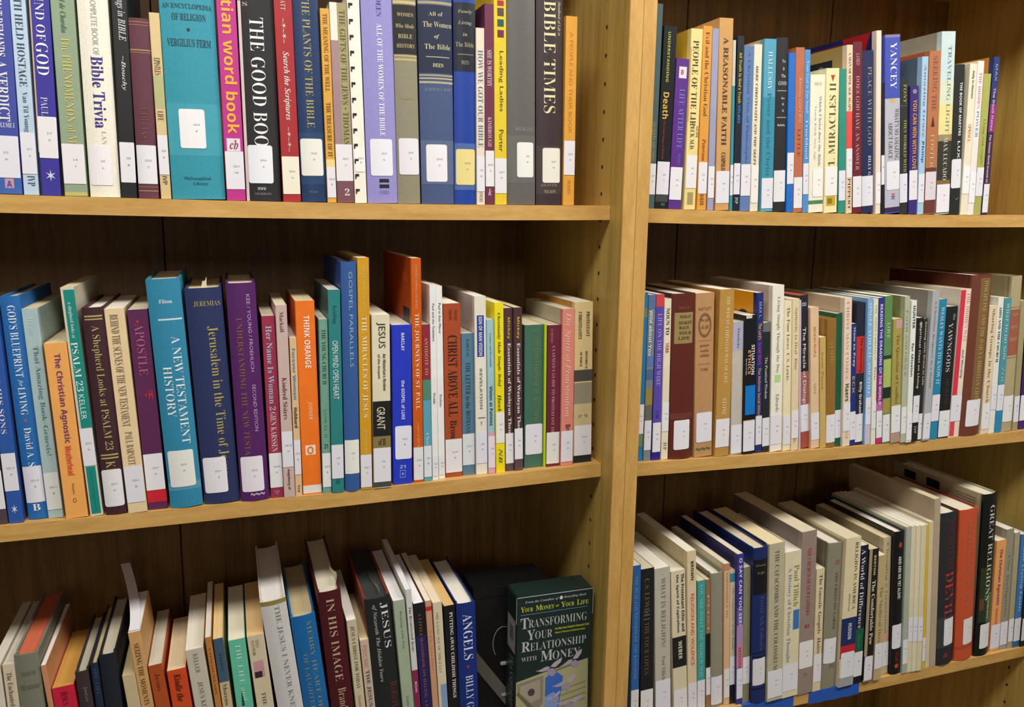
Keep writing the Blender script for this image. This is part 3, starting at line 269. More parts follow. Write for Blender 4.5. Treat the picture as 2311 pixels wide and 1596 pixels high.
["R2",344.5,45.0,-278.4,15.7,239.3,-0.0994,158,"P","#25272c","black and rust paperback the miracle of dialogue in white letters","241\nH","","#b5472f",[["The Miracle of Dialogue",0.205,0.741,0.45,0.46,"#eeeae8","s"],["∞",0.046,0.07,0.5,0.5,"#c8c8cc","hb"]],[[0.491,0.71,"#a9665e"],[0.888,0.997,"#aa5042"]],[0.708,0.888],{}],
["R2",360.5,40.7,-278.6,15.5,220.9,-0.0992,146,"P","#e5c49d","peach paperback with small orange title before the gold books","248\nA","","",[["BROKEN PEOPLE",0.133,0.343,0.5,0.3,"#d98a5c","s"],["LOVE",0.531,0.608,0.5,0.28,"#b49474","t"]],[],[0.742,0.939],{}],
["R2",376.4,39.0,-278.8,11.0,176.0,-0.0979,116,"P","#cdad62","short thin golden buff booklet standing beside the brown gold hardback","","","",[["Inner Peace",0.135,0.467,0.4,0.3,"#9c8040","s"]],[],[],{}],
["R2",387.7,38.5,-278.9,16.9,203.2,-0.0838,134,"H","#936c2b","brown gold hardback with mottled side, next to the dark green book","242\nC","#a08040","",[["A FAITH",0.171,0.335,0.5,0.4,"#bc9a48","t"]],[],[0.74,0.962,0.0,0.98],{}],
["R2",405.8,41.7,-279.1,11.8,211.3,-0.0859,139,"P","#1b5f46","dark green plain thin book","248\nC","","",[],[],[0.721,0.935],{}],
["R2",417.9,37.6,-279.2,14.1,235.4,-0.0855,155,"P","#ebd9c3","cream paperback with pink title, its cover face lettered in faded red","242\nH","#cfba9c","",[["CHRIST MAN COMES",0.017,0.537,0.45,0.34,"#dc8f8c","t"],["Haers",0.571,0.689,0.5,0.5,"#5a4a3c","b"],["IVP",0.896,0.947,0.5,0.4,"#dc9c7c","t"]],[],[0.704,0.894],{"redtext":1}],
["R2",432.6,38.7,-279.4,10.7,195.3,-0.0873,129,"P","#1c307f","navy thin paperback with yellow and white lettering beside the black and red one","248\nR","","",[["How to Pray",0.032,0.348,0.5,0.46,"#d8d0a8","b"],["ECK",0.424,0.566,0.5,0.46,"#b8986a","b"]],[],[0.715,0.951],{}],
["R2",443.7,40.0,-279.5,16.0,226.5,-0.0798,149,"H","#1b2135","black hardback with red block in the middle and white name below","248\nG","","",[["The Disturbing",0.238,0.48,0.52,0.4,"#6e1c20","b"],["Billy Graham",0.55,0.776,0.52,0.44,"#e6dcd0","b"]],[[0.229,0.487,"#cb3029"]],[0.777,0.979],{}],
["R2",460.8,37.0,-279.7,10.3,234.8,-0.0835,155,"P","#84b4e2","light blue thin paperback with white capitals after the black and red book","248\nK","","",[["SINGLE ATHLETE AND STILL",0.033,0.655,0.5,0.46,"#eef4fa","t"]],[[0.858,0.998,"#cfc4dc"]],[0.671,0.858],{}],
["R2",472.2,36.0,-279.8,8.9,233.7,-0.0872,154,"P","#ebe7c8","thin ivory paperback between light blue and navy magenta ones","248\nC","","",[["THE WHITE CHRISTIAN",0.037,0.414,0.5,0.36,"#a4ac94","t"],["Perry",0.459,0.551,0.5,0.4,"#5c5a4c","t"]],[],[0.694,0.888],{}],
["R2",482.0,36.1,-279.8,11.7,235.2,-0.0899,155,"P","#30308c","navy to magenta paperback reading the dragons of the world","248\nB","","",[["READING THE DRAGONS OF THE WORLD",0.044,0.724,0.5,0.42,"#eee0f0","b"]],[[0.51,0.768,"#8c2a80"],[0.712,0.768,"#c06aa8"],[0.957,0.998,"#cc2a6c"]],[0.768,0.957],{}],
["R2",494.1,35.5,-279.9,14.9,237.8,-0.0903,157,"P","#608f52","mottled green paperback with a dark lower band","248\nC","#57804c","",[["LOVE",0.177,0.283,0.5,0.4,"#cfdcc4","t"]],[[0.395,0.418,"#2c3c28"],[0.422,0.612,"#acc465"],[0.612,0.686,"#1c3024"],[0.69,0.791,"#a09650"]],[0.799,0.99],{}],
["R2",509.3,33.6,-280.1,18.6,201.8,-0.0897,133,"P","#aa9d52","olive paperback the question with a pink square at top","248\nG","","",[["The Question of Conflict",0.125,0.678,0.5,0.34,"#6c6238","t"]],[[0.01,0.078,"#c9a0a0",0.3,0.95],[0.915,0.996,"#b8968a"]],[0.693,0.915],{}],
["R2",528.3,32.5,-280.2,10.3,237.3,-0.0817,157,"P","#b6ba9f","pale grey green thin book with an olive cover face","248\nC","#8d8e58","",[["FAITH AND GRACE",0.09,0.539,0.5,0.36,"#8a9080","t"]],[],[0.75,0.939],{}],
["R2",538.8,31.4,-280.3,10.7,230.4,-0.0735,152,"P","#eceee8","bright white thin paperback lettered hunter in black","248\nH","","",[["HUNTER",0.036,0.192,0.5,0.46,"#4c4c50","b"],["for Mission",0.293,0.527,0.5,0.44,"#5c5c60","b"]],[],[0.788,0.986,0.02,0.98,"#f0eff4"],{}],
["R2",549.8,32.1,-280.3,12.8,202.5,-0.0579,134,"P","#201f1d","black paperback first of the two short dark ones with white lettering","248\nK","","",[["Spiritual Class on Living",0.063,0.563,0.5,0.4,"#cfc8bc","b"],["●",0.031,0.068,0.5,0.4,"#a8a4a0","hs"],["IVP",0.873,0.933,0.5,0.4,"#a09c90","b"]],[],[0.622,0.842],{}],
["R2",565.4,34.9,-280.4,7.9,200.8,-0.0593,133,"P","#2b2825","dark brown black slim paperback second of the two short dark ones","248\nH","","",[["Resting with Grace in Life",0.027,0.538,0.5,0.5,"#cfc0a8","b"]],[],[0.773,0.989],{}],
["R2",573.6,32.8,-280.5,14.9,245.0,-0.0406,162,"P","#b1b3b7","grey speckled paperback with a broad grey stone patterned side","248\nS","#8c857e","",[["A Christian Response to a World",0.064,0.64,0.5,0.32,"#6c7898","t"]],[],[0.814,0.99],{}],
["R2",590.9,35.2,-280.6,16.5,230.9,-0.0429,152,"P","#2b87ae","blue teal paperback with white capitals next to the black yawning book","248\nG","","",[["WESLEY WANTS TO KNOW IT",0.055,0.602,0.5,0.42,"#d4e6ee","t"]],[],[0.675,0.867],{}],
["R2",610.2,36.6,-280.7,22.2,218.6,-0.0433,144,"P","#18191d","black paperback with grey serif capitals beside the blue teal one","248\nH","","",[["the",0.056,0.103,0.72,0.24,"#a8a8a8","t"],["YAWNGODS",0.123,0.49,0.45,0.4,"#c2c0bc","t"],["HEALING",0.543,0.747,0.5,0.26,"#4c4238","t"]],[[0.99,0.996,"#3c3c50"]],[0.786,0.99,0.0,0.97],{}],
["R2",633.1,36.8,-280.8,22.2,246.3,-0.0296,163,"P","#ecdecd","cream paperback with a long red stripe and red foot","248\nG","","",[["THE HIDDEN WAY",0.006,0.349,0.78,0.3,"#e49ca0","t"],["and Worship",0.402,0.595,0.68,0.26,"#8c8078","b"]],[[0.006,0.709,"#da364c",0.02,0.48],[0.892,0.993,"#dc4a54",0.05,0.5]],[0.718,0.89],{}],
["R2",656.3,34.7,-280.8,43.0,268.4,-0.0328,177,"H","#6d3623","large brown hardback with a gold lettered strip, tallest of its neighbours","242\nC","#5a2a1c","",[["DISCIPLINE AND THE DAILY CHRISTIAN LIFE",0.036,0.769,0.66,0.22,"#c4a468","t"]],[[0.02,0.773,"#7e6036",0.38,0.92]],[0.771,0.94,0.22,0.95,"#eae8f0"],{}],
["R2",704.0,37.8,-280.9,17.5,217.9,-0.0532,144,"P","#e8d5b4","cream paperback on groups in the church with brown serif title","248\nR","","",[["Sharing Groups in the Church",0.025,0.752,0.5,0.44,"#7c6850","t"]],[],[0.756,0.962],{}],
["R2",722.5,37.8,-280.9,12.4,231.9,-0.0562,153,"P","#eeece2","white thin paperback on aids and the church in bold black capitals","248\nC","","",[["AIDS AND THE CHURCH",0.069,0.471,0.5,0.42,"#33322e","S"]],[],[0.638,0.824],{}],
["R2",735.5,38.1,-280.9,14.7,230.2,-0.0478,152,"P","#4d97a4","teal paperback with pale capitals after the aids title","248\nH","","",[["WHAT TO DO NOW",0.038,0.456,0.5,0.4,"#cfe0d0","t"],["ZOE",0.506,0.635,0.5,0.4,"#9cc8d0","t"]],[[0.83,0.997,"#2b89b8"]],[0.638,0.832],{}],
["R2",754.4,38.7,-280.9,22.6,265.6,-0.0651,175,"H","#b6a580","tall beige hardback with a rust red title zone near the end of the row","242\nC","#928763","",[["FAITH",0.233,0.25,0.5,0.6,"#c8a084","hS"],["AND ITS",0.309,0.33,0.5,0.7,"#c8a084","hS"],["ROOTS",0.386,0.411,0.5,0.7,"#c8a084","hS"]],[[0.208,0.501,"#a25c46"],[0.514,0.519,"#8a7a58"],[0.191,0.196,"#8a7a58"]],[0.764,0.935],{}],
["R2",778.9,39.5,-280.9,12.1,225.3,-0.0721,149,"P","#a69b6f","dull olive tan thin book between the beige hardback and a purple spine","248\nF","#8a7f58","",[],[],[0.729,0.932],{}],
["R2",796.3,42.9,-280.9,16.4,163.0,-0.0517,108,"P","#44216c","deep purple spine partly cut off at the end of the middle shelf","248\nS","","",[],[],[0.626,0.904],{}],
["L3",-748.9,42,-693.1,10.5,249.1,-0.0321,164,"P","#e0d8c6","cream spine cut by the picture edge with pale page tops","","","#dcd6c8",[],[],[],{}],
["L3",-738.1,42,-693.2,12.0,248.5,-0.0255,164,"P","#dacdb2","cream paperback with dark title starting the enchanted","","","#d6cfbe",[["The Enchanted",0.039,0.21,0.5,0.42,"#6c5a50","t"]],[],[],{}],
["L3",-723.6,42,-693.2,24.9,257.7,-0.0347,170,"H","#7e7f70","grey green cloth hardback whose top page edge is stained orange","","","#cf6a48",[["JESUS",0.083,0.105,0.5,0.6,"#6a6a52","hS"],["THE MESSIAH",0.149,0.171,0.5,0.8,"#6a6a52","hS"]],[],[],{}],
["L3",-687.4,42,-693.2,5.8,241.7,-0.0782,160,"P","#cf9068","thin peach spine with white page tops beside the grey green hardback","","","#efece6",[],[],[],{}],
["L3",-681.3,42,-693.2,23.5,210.6,-0.0754,139,"P","#cc2140","crimson book with golden buff top, the lowest on its shelf","","","#cf9c48",[["JESUS",0.028,0.112,0.5,0.3,"#5c1020","t"]],[],[],{}],
["L3",-657.6,42,-693.2,14.2,225.8,-0.0629,149,"H","#3a2b2d","dark brown hardback with grey white pages beside the crimson one","","","#c3bca6",[["Jesus",0.086,0.171,0.6,0.3,"#8a7f7c","s"]],[],[],{}],
["L3",-643.1,42,-693.2,8.0,234.6,-0.0498,155,"H","#152840","narrow dark blue hardback with pale yellow page tops","","","#d9c694",[["THE LIFE",0.022,0.179,0.5,0.36,"#3a5a7c","t"]],[],[],{}],
["L3",-634.8,42,-693.1,18.5,242.7,-0.0443,160,"H","#121924","broad blue black hardback standing beside the narrow dark blue one","","","#d0c8b0",[],[],[],{}],
["L3",-602.6,42,-693.1,14.3,212.6,-0.0912,140,"P","#cfbc94","short plain buff book in front of the seizing the moments paperback","","","#cbb88e",[],[],[],{}],
["L3",-587.5,42,-693.0,13.8,267.4,-0.0934,112,"P","#d5a567","tan paperback seizing the moments with a curled white sheet on its top","","","#ecebf0",[["SEIZING THE MOMENTS",0.056,0.364,0.5,0.42,"#5c4430","t"]],[],[],{"sheet":1}],
["L3",-570.3,42,-693.0,16.1,220.6,-0.104,146,"P","#b35224","rust orange paperback with short dark title","","","#cfc9b8",[["Jesus",0.05,0.158,0.5,0.34,"#6c2a14","t"]],[],[],{}],
["L3",-553.9,42,-692.9,21.9,209.7,-0.0896,138,"P","#d44b1c","orange red paperback with slanting dark title beside the rust one","","","#e6d2ac",[["Kindle the",0.026,0.206,0.5,0.36,"#4f2014","i"]],[],[],{}],
["L3",-527.6,42,-692.8,21.2,233.1,-0.0986,154,"P","#cbc4b2","light grey paperback with widely spaced grey capitals beside the orange red one","","","#efe8d6",[["KELLER",0.016,0.137,0.5,0.24,"#8c867a","t"],["JESUS KING",0.189,0.385,0.5,0.3,"#7c766c","t"]],[],[],{}],
["L3",-506.0,42,-692.7,7.4,246.4,-0.0872,163,"P","#c2803f","slender orange brown spine behind the slate topped paperback","","","#e6e0d2",[["COMMENTARY",0.059,0.323,0.5,0.34,"#8a5024","t"]],[],[],{}],
["L3",-498.4,42,-692.6,11.8,242.6,-0.0817,160,"P","#ccb78e","paperback with slate blue top and tan foot","","","#e9c98c",[["Moreno",0.256,0.379,0.5,0.4,"#5c4c3c","t"],["FORD",0.082,0.185,0.5,0.26,"#2a4050","t"]],[[0,0.246,"#415c72"]],[],{}],
["L3",-483.9,42,-692.5,20.3,237.1,-0.0708,156,"P","#62c4a4","mint green paperback the life and with pale lettering","","","#ece4cc",[["THE LIFE and",0.025,0.36,0.52,0.28,"#c9ecdc","t"],["▲",0.288,0.386,0.42,0.16,"#24403c","hs"]],[],[],{}],
["L3",-457.2,42,-692.3,20.6,238.8,-0.0892,158,"P","#d9caab","cream paperback with a small pink and black photo on its spine","","","#e8c28a",[["YESUS",0.013,0.067,0.55,0.2,"#8c7c5c","t"],["SAVIOR",0.013,0.112,0.3,0.18,"#8c7c5c","t"],["THE",0.332,0.411,0.5,0.24,"#6c5f4c","t"]],[[0.147,0.244,"#c79aa0",0.15,0.75],[0.208,0.244,"#3a2a30",0.15,0.6]],[],{}],
["L3",-429.1,42,-692.1,31.3,281.9,-0.1139,186,"H","#d2d0ce","large white hardback lettered I never knew with bright page tops","","#dcd6cc","#e4dfdc",[["THE JESUS I NEVER KNEW",0.028,0.576,0.6,0.22,"#8a857e","t"]],[[0,0.021,"#91803f"]],[],{}],
["L3",-397.4,42,-691.9,30.9,255.0,-0.109,168,"H","#176aac","bright blue cloth hardback with two lines of dull gold lettering","","","#c9b68e",[["MERRY HEART OF",0.03,0.528,0.68,0.18,"#8a9078","t"],["OF LAUGHTER",0.208,0.528,0.36,0.18,"#8a9078","t"]],[],[],{}],
["L3",-366.0,42,-691.6,29.3,282.9,-0.0881,187,"H","#4f151e","dark red hardback in his image with crumpled slip between its pages","","","#d8d2bc",[["IN HIS IMAGE",0.034,0.449,0.5,0.34,"#c4a890","t"],["Brand",0.486,0.594,0.55,0.34,"#c4a890","t"]],[],[],{"slip":2}],
["L3",-335.8,42,-691.3,12.6,239.5,-0.0795,158,"P","#d2c7a8","cream paperback on christ for today beside the dark red hardback","","","#f2efe6",[["JESUS CHRIST FOR TODAY",0.034,0.414,0.5,0.42,"#6a6248","t"],["Stott",0.455,0.523,0.5,0.3,"#c47060","t"]],[],[],{}],
["L3",-321.6,42,-691.1,11.4,208.5,-0.079,138,"P","#d0bba4","short buff and pink paperback in front of the black hidden years book","","","#e6cfa0",[["PSYCHIC",0.032,0.194,0.45,0.46,"#c99a94","S"],["THE JESUS",0.209,0.467,0.5,0.46,"#5c5a60","S"]],[],[],{}],
["L3",-308.0,42,-691.0,33.6,263.3,-0.0883,174,"H","#1b2121","thick black hardback on the hidden years with tall white capitals","","#8d3d2e","#333735",[["JESUS",0.018,0.275,0.72,0.3,"#dcdcd8","t"],["of Nazareth The Hidden Years",0.03,0.457,0.34,0.18,"#b4b4b0","i"],["Robert",0.469,0.613,0.78,0.3,"#6c2c28","t"]],[],[],{"slip":3}],
["L3",-274.0,42,-690.5,15.6,257.0,-0.0771,170,"P","#a7b79b","sage green paperback beside the thick black hardback","","","#f2eff2",[["Praying with You",0.062,0.275,0.55,0.22,"#66765e","t"],["Emilie",0.55,0.609,0.5,0.2,"#7c8a70","t"]],[],[],{}],
["L3",-258.1,42,-690.3,8.1,270.3,-0.0706,178,"P","#dbdad6","white paperback the resurrected one with maroon foot","","","#efeef2",[["The Resurrected Jesus",0.091,0.334,0.5,0.46,"#5c5a66","t"],["Kim",0.501,0.559,0.5,0.4,"#e6cfd8","b"]],[[0.437,0.664,"#8d2b52"]],[],{}],
["L3",-248.8,42,-690.2,14.4,248.5,-0.0712,164,"P","#15151d","black and indigo paperback a little handbook in orange red capitals","","","#f6f3f6",[["A LITTLE HANDBOOK ON HAVING A SOUL",0.058,0.687,0.5,0.26,"#b85c3c","t"]],[[0.191,0.646,"#21215c"]],[],{}],
["L3",-234.1,42,-690.0,8.3,249.8,-0.0653,165,"P","#d39d7c","slim salmon paperback with a thin red band near its top","","","#f2e8d4",[["MEANING",0.169,0.432,0.5,0.3,"#c08a6c","t"]],[[0.033,0.058,"#cc2a2c"]],[],{}],
["L3",-225.5,42,-689.9,12.5,245.4,-0.0586,162,"P","#e0d3b4","cream thin paperback with tattered edge and blue at its foot","","","#eee0c0",[["THE LANGUAGE OF MIRACLES",0.056,0.423,0.4,0.3,"#a89878","t"]],[[0.498,0.663,"#8ca4cc",0.3,1]],[],{}],
["L3",-212.8,42,-689.7,15.1,237.9,-0.0487,157,"P","#151519","black paperback on putting away childish things in bold white capitals","","","#e2ba7a",[["PUTTING AWAY CHILDISH THINGS",0.041,0.581,0.6,0.3,"#ece8e4","S"]],[],[],{}],
["L3",-197.4,42,-689.5,26.8,236.8,-0.0396,156,"H","#18317f","royal blue hardback with big white capitals spelling angels","","#1c2c64","#f0ece0",[["ANGELS",0.067,0.354,0.55,0.5,"#e6ecf6","t"],["✦",0.386,0.413,0.5,0.2,"#c03048","hs"],["BILLY GRAHAM",0.456,0.865,0.55,0.4,"#d4dcec","t"]],[],[],{}],
["R3",68.6,44,-687.6,13.5,254.3,-0.0281,168,"P","#2c68ad","blue paperback against the post at the start of the bottom shelf","261\nD","","",[["THE REAL FOUNDATION OF THE KINGDOM",0.064,0.719,0.45,0.36,"#7fa4d4","t"]],[],[0.789,0.972],{}],
["R3",85.3,44,-688.1,21.8,247.5,-0.0403,163,"P","#16191b","black paperback on the four loves with dull bronze capitals","261\nL","","",[["C.S. LEWIS",0.063,0.293,0.45,0.34,"#7c6a48","t"],["|||",0.271,0.329,0.45,0.5,"#5c6a60","s"],["THE FOUR LOVES",0.347,0.694,0.45,0.34,"#7c5c3c","t"]],[],[0.796,0.99],{}],
["R3",111.8,44,-688.8,26.4,245.9,-0.0582,162,"P","#c0bcab","pale grey paperback asking what is religion in grey capitals","261\nT","","",[["WHAT IS RELIGION?",0.064,0.525,0.55,0.28,"#7c7a70","t"],["Paul Tillich",0.586,0.746,0.55,0.22,"#84827a","t"]],[],[0.747,0.965],{}],
["R3",144.1,44,-689.6,24.0,238.7,-0.077,158,"P","#e0d5b5","cream paperback on the protestant ethic with two heavy black lines","261\nW","","",[["The Protestant Ethic and",0.007,0.423,0.8,0.22,"#26241e","b"],["the Spirit of Capitalism",0.016,0.423,0.42,0.22,"#26241e","b"],["WEBER",0.486,0.614,0.55,0.26,"#e6e0cc","b"]],[[0.455,0.669,"#1c1b19"]],[0.828,0.99],{}],
["R3",169.5,44,-690.2,15.9,268.3,-0.0678,165,"P","#e3cfa8","tall cream book on religion and violence with a wide cream cover face","261\nB","#cfc09a","",[["BROWN",0.062,0.176,0.55,0.3,"#3c342a","b"],["RELIGION AND VIOLENCE",0.259,0.707,0.55,0.36,"#d85c48","s"]],[],[0.82,0.99],{}],
["R3",185.7,44,-690.5,14.0,217.9,-0.0584,144,"P","#42a49d","teal thin paperback with pale lettering beside religion and violence","261\nY","","",[["YOU ARE WHAT THE WORLD MAY",0.016,0.748,0.45,0.4,"#9cd4cc","t"]],[],[0.767,0.989],{}],
["R3",201.6,44,-690.9,8.0,218.6,-0.0648,144,"P","#9d7252","thin brown and black paperback next to the teal one","261\nL","","",[["POST",0.109,0.405,0.5,0.36,"#d8c0a0","t"]],[[0.413,0.675,"#1b1a1a"]],[0.678,0.894],{}],
["R3",211.2,44,-691.1,21.0,226.4,-0.064,149,"H","#93907a","grey olive cloth hardback without visible title after the brown black one","261\nH","#7c7a66","",[],[],[0.77,0.985,0.02,0.98],{}],
["R3",234.4,44,-691.6,10.3,240.9,-0.0664,159,"P","#dfb791","peach spined paperback with a cream cover face and reddish top","261\nH","#d4c8ae","",[["IMPOSSIBLE TO",0.061,0.373,0.5,0.34,"#b48458","t"]],[[0,0.047,"#c98a70"]],[0.738,0.949],{}],
["R3",245.0,44,-691.8,9.2,228.2,-0.0655,151,"P","#d2c9a8","cream slim paperback on scapegoats with a blue band at top","261\nH","","",[["The Scapegoats of the Earth",0.121,0.585,0.55,0.3,"#6a6450","t"]],[[0.02,0.082,"#3b8ba8"],[0.854,1,"#17181c"]],[0.637,0.853],{}],
["R3",254.4,39.5,-691.9,11.4,256.3,-0.0633,169,"P","#3f3792","violet to pink paperback O say can you see in white capitals","261\nM","#24225f","",[["O SAY CAN YOU SEE?",0.027,0.469,0.5,0.44,"#eceaf6","b"],["MOON",0.615,0.747,0.5,0.44,"#c03c68","b"]],[[0.349,0.467,"#6c5caa"],[0.467,0.596,"#b48fbc"],[0.596,0.754,"#cc8ba0"]],[0.756,0.962],{}],
["R3",266.1,40.3,-692.2,13.2,232.7,-0.0621,154,"P","#8b8969","olive green paperback between the violet one and the navy hardback","261\nB","#77755a","",[],[],[0.656,0.857],{}],
["R3",279.7,32.8,-692.4,26.0,264.7,-0.0627,175,"H","#1d2d68","navy hardback with a black title panel and gilt rules","261\nH","#1a2a66","",[["Great",0.101,0.114,0.5,0.7,"#8f8a50","hi"],["Life",0.148,0.166,0.5,0.5,"#8f8a50","hi"],["Great Ark Voltaire",0.309,0.657,0.6,0.28,"#5c5c78","t"]],[[0.071,0.293,"#14151c"],[0.666,0.672,"#101014"],[0.691,0.697,"#101014"],[0.878,0.883,"#8a8458"],[0.903,0.909,"#101014"]],[0.705,0.881,0.04,0.92,"#e6e4e6"],{}],
["R3",306.3,30.9,-692.9,28.9,270.2,-0.064,160,"P","#c0b89a","beige paperback the catacombs and the colosseum with spaced grey capitals","270\nB","#1c2650","#e9d9ae",[["THE CATACOMBS AND THE COLOSSEUM",0.042,0.802,0.5,0.26,"#5e5c50","t"]],[],[0.799,0.978],{}],
["R3",335.8,32.5,-693.4,30.8,252.5,-0.0583,167,"P","#e6dbb8","cream paperback a history of christian thought in light blue with olive name above","270\nT","","",[["Paul Tillich",0.095,0.373,0.72,0.3,"#8e8c28","t"],["A History of Christian Thought",0.104,0.752,0.3,0.26,"#6a8cba","t"]],[[0.399,0.533,"#417ab9",0.58,0.95]],[0.768,0.956,0.02,0.96,"#e9e6ee"],{}],
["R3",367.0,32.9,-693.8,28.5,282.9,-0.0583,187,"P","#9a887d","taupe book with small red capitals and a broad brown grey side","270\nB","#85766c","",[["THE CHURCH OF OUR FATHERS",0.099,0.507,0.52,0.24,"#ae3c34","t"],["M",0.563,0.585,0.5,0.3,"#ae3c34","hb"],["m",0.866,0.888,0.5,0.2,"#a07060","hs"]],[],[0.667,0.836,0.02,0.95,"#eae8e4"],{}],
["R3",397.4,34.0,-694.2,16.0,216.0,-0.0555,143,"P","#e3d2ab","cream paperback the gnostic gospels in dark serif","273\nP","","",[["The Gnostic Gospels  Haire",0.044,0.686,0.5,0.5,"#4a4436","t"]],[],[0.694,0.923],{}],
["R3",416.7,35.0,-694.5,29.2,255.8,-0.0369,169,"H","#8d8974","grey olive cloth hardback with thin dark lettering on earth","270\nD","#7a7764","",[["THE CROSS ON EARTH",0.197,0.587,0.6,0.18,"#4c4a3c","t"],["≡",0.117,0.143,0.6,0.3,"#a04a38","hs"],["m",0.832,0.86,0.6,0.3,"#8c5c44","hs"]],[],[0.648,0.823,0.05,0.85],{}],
["R3",447.1,30.9,-694.8,30.1,263.2,-0.0408,174,"P","#e5d7af","cream paperback religion in america with navy and red blocks near its foot","277\nH","","",[["RELIGION IN AMERICA",0.031,0.476,0.72,0.2,"#4c4438","t"],["An Historical Account",0.364,0.482,0.42,0.12,"#6c6250","t"],["HUDSON",0.568,0.676,0.55,0.24,"#e2e4ec","b"]],[[0.53,0.716,"#1d2e62"],[0.716,0.802,"#ca2531"],[0.934,0.999,"#a6a6a6"]],[0.763,0.937,0.05,0.95],{}],
["R3",478.4,33.3,-695.2,17.8,246.5,-0.0446,163,"P","#121a30","navy paperback a world of difference in white serif with green foot","280\nW","","",[["A World of Difference",0.011,0.594,0.45,0.44,"#e6e8ea","t"],["Hauer",0.64,0.746,0.45,0.3,"#2f8a5c","b"]],[[0.596,0.765,"#105c3e"],[0.95,0.993,"#0c101c"]],[0.765,0.947],{}],
["R3",497.7,30.9,-695.3,19.0,238.9,-0.0498,158,"P","#1e1914","black paperback the comfortable pew with white title and tan edge","280\nB","","",[["BERTON",0.047,0.191,0.6,0.22,"#d0c4a0","b"],["The Comfortable Pew",0.231,0.714,0.6,0.36,"#e6dcc4","S"]],[[0,0.8,"#a8987a",0,0.3],[0.979,0.995,"#b4a48c"]],[0.8,0.985,0.05,0.95],{}],
["R3",520.0,30.9,-695.5,15.2,225.9,-0.0629,149,"P","#c2ac7c","tan paperback the medieval with grey brown title","270\nC","","",[["The Medieval Here",0.244,0.693,0.55,0.36,"#8a7654","t"]],[],[0.7,0.906,0.02,0.98],{}],
["R3",545.1,42.3,-695.7,16.3,250.8,-0.0861,166,"P","#c7b994","taller buff paperback beside the tan one with small grey title","287\nM","#b5a680","",[["Changing a Generation",0.036,0.695,0.5,0.32,"#8c8066","t"]],[[0.695,0.743,"#dcaa90"]],[0.761,0.941,0.02,0.98],{}],
["R3",562.0,35.2,-695.8,21.2,261.2,-0.087,172,"H","#131417","black hardback and are we yet alive with a red dot near its foot","287\nW","","",[["AND ARE WE YET ALIVE?",0.169,0.465,0.55,0.3,"#e2e0dc","b"],["●",0.07,0.109,0.55,0.3,"#b0402c","hs"],["WILKE",0.84,0.909,0.5,0.3,"#7c2418","b"],["●",0.924,0.956,0.5,0.4,"#c8401e","hs"]],[],[0.643,0.814,0.04,0.96,"#e6e4ee"],{}],
["R3",583.6,33.4,-695.9,10.8,269.0,-0.0871,178,"P","#acb5a5","pale grey green thin booklet after the black hardback","287\nM","","",[],[],[0.763,0.934,0.02,0.98,"#e4e6ec"],{}],
["R3",594.7,33.5,-696.0,9.5,269.6,-0.0867,178,"P","#e3dab8","ivory booklet first of three alike before the yellow spine","287\nM","","",[],[],[0.616,0.783,0.02,0.98],{}],
["R3",604.4,33.0,-696.0,9.9,269.1,-0.0861,178,"P","#e6ddbd","ivory booklet in the middle of three alike before the yellow spine","287\nM","","",[],[],[0.62,0.787,0.02,0.98],{}],
["R3",614.7,32.5,-696.1,10.9,268.7,-0.086,177,"P","#e1d8b6","ivory booklet last of three alike, touching the yellow spine","287\nM","","",[],[],[0.625,0.792,0.02,0.98],{}],
["R3",628.7,34.8,-696.1,6.6,268.1,-0.0904,177,"P","#dabc40","thin yellow booklet beside the ivory ones","287","","",[],[],[0.777,0.945],{}],
["R3",636.4,35.1,-696.1,9.3,272.4,-0.0937,180,"P","#dccdad","thin pale buff booklet between the yellow one and the tall brown beige one","","","",[],[],[],{}],
["R3",646.2,34.9,-696.1,13.4,311.8,-0.0947,200,"P","#bca88d","tall brown beige thin book with a very broad plain side","","#b6a188","",[],[],[],{}],
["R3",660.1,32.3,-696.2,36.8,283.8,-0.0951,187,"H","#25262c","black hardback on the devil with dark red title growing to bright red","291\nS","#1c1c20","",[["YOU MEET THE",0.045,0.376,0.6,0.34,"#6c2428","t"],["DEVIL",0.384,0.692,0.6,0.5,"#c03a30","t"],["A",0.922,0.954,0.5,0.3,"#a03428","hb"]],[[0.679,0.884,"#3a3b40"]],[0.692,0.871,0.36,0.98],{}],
["R3",704.6,33.7,-696.2,39.9,284.1,-0.0945,188,"H","#cc542e","orange red cloth hardback with faded grey capitals beside the devil book","291\nS","#8c2a20","",[["THE RELIGIONS OF MAN",0.066,0.633,0.55,0.3,"#b46a50","t"]],[[0.904,0.926,"#b44a2c"]],[0.721,0.895,0.36,0.95,"#e9e5e0"],{}],
["R3",752.6,35.7,-696.1,31.9,306.0,-0.0744,202,"H","#111714","tall black green hardback great religions with a cream cover panel","291\nG","#b8aa88","",[["GREAT RELIGIONS",0.067,0.65,0.6,0.34,"#d0d4c4","t"],["of the world",0.653,0.769,0.7,0.16,"#b8c4b0","b"]],[[0.445,0.789,"#2c3a22",0.1,0.9],[0.638,0.709,"#6a4434",0.12,0.4],[0.608,0.795,"#4a6a48",0.6,0.98]],[0.8,0.955,0.25,0.98],{"panels":1}],
["R3",792.1,41.2,-696.0,22.4,214.4,-0.0671,141,"P","#eba664","small orange paperback on the christian agnostic, the bottom shelf copy","291\nW","","",[["The Christian Agnostic",0.077,0.582,0.5,0.36,"#7c3c66","b"],["Weatherhead",0.606,0.752,0.5,0.26,"#e0705c","b"]],[],[0.756,0.976],{}],
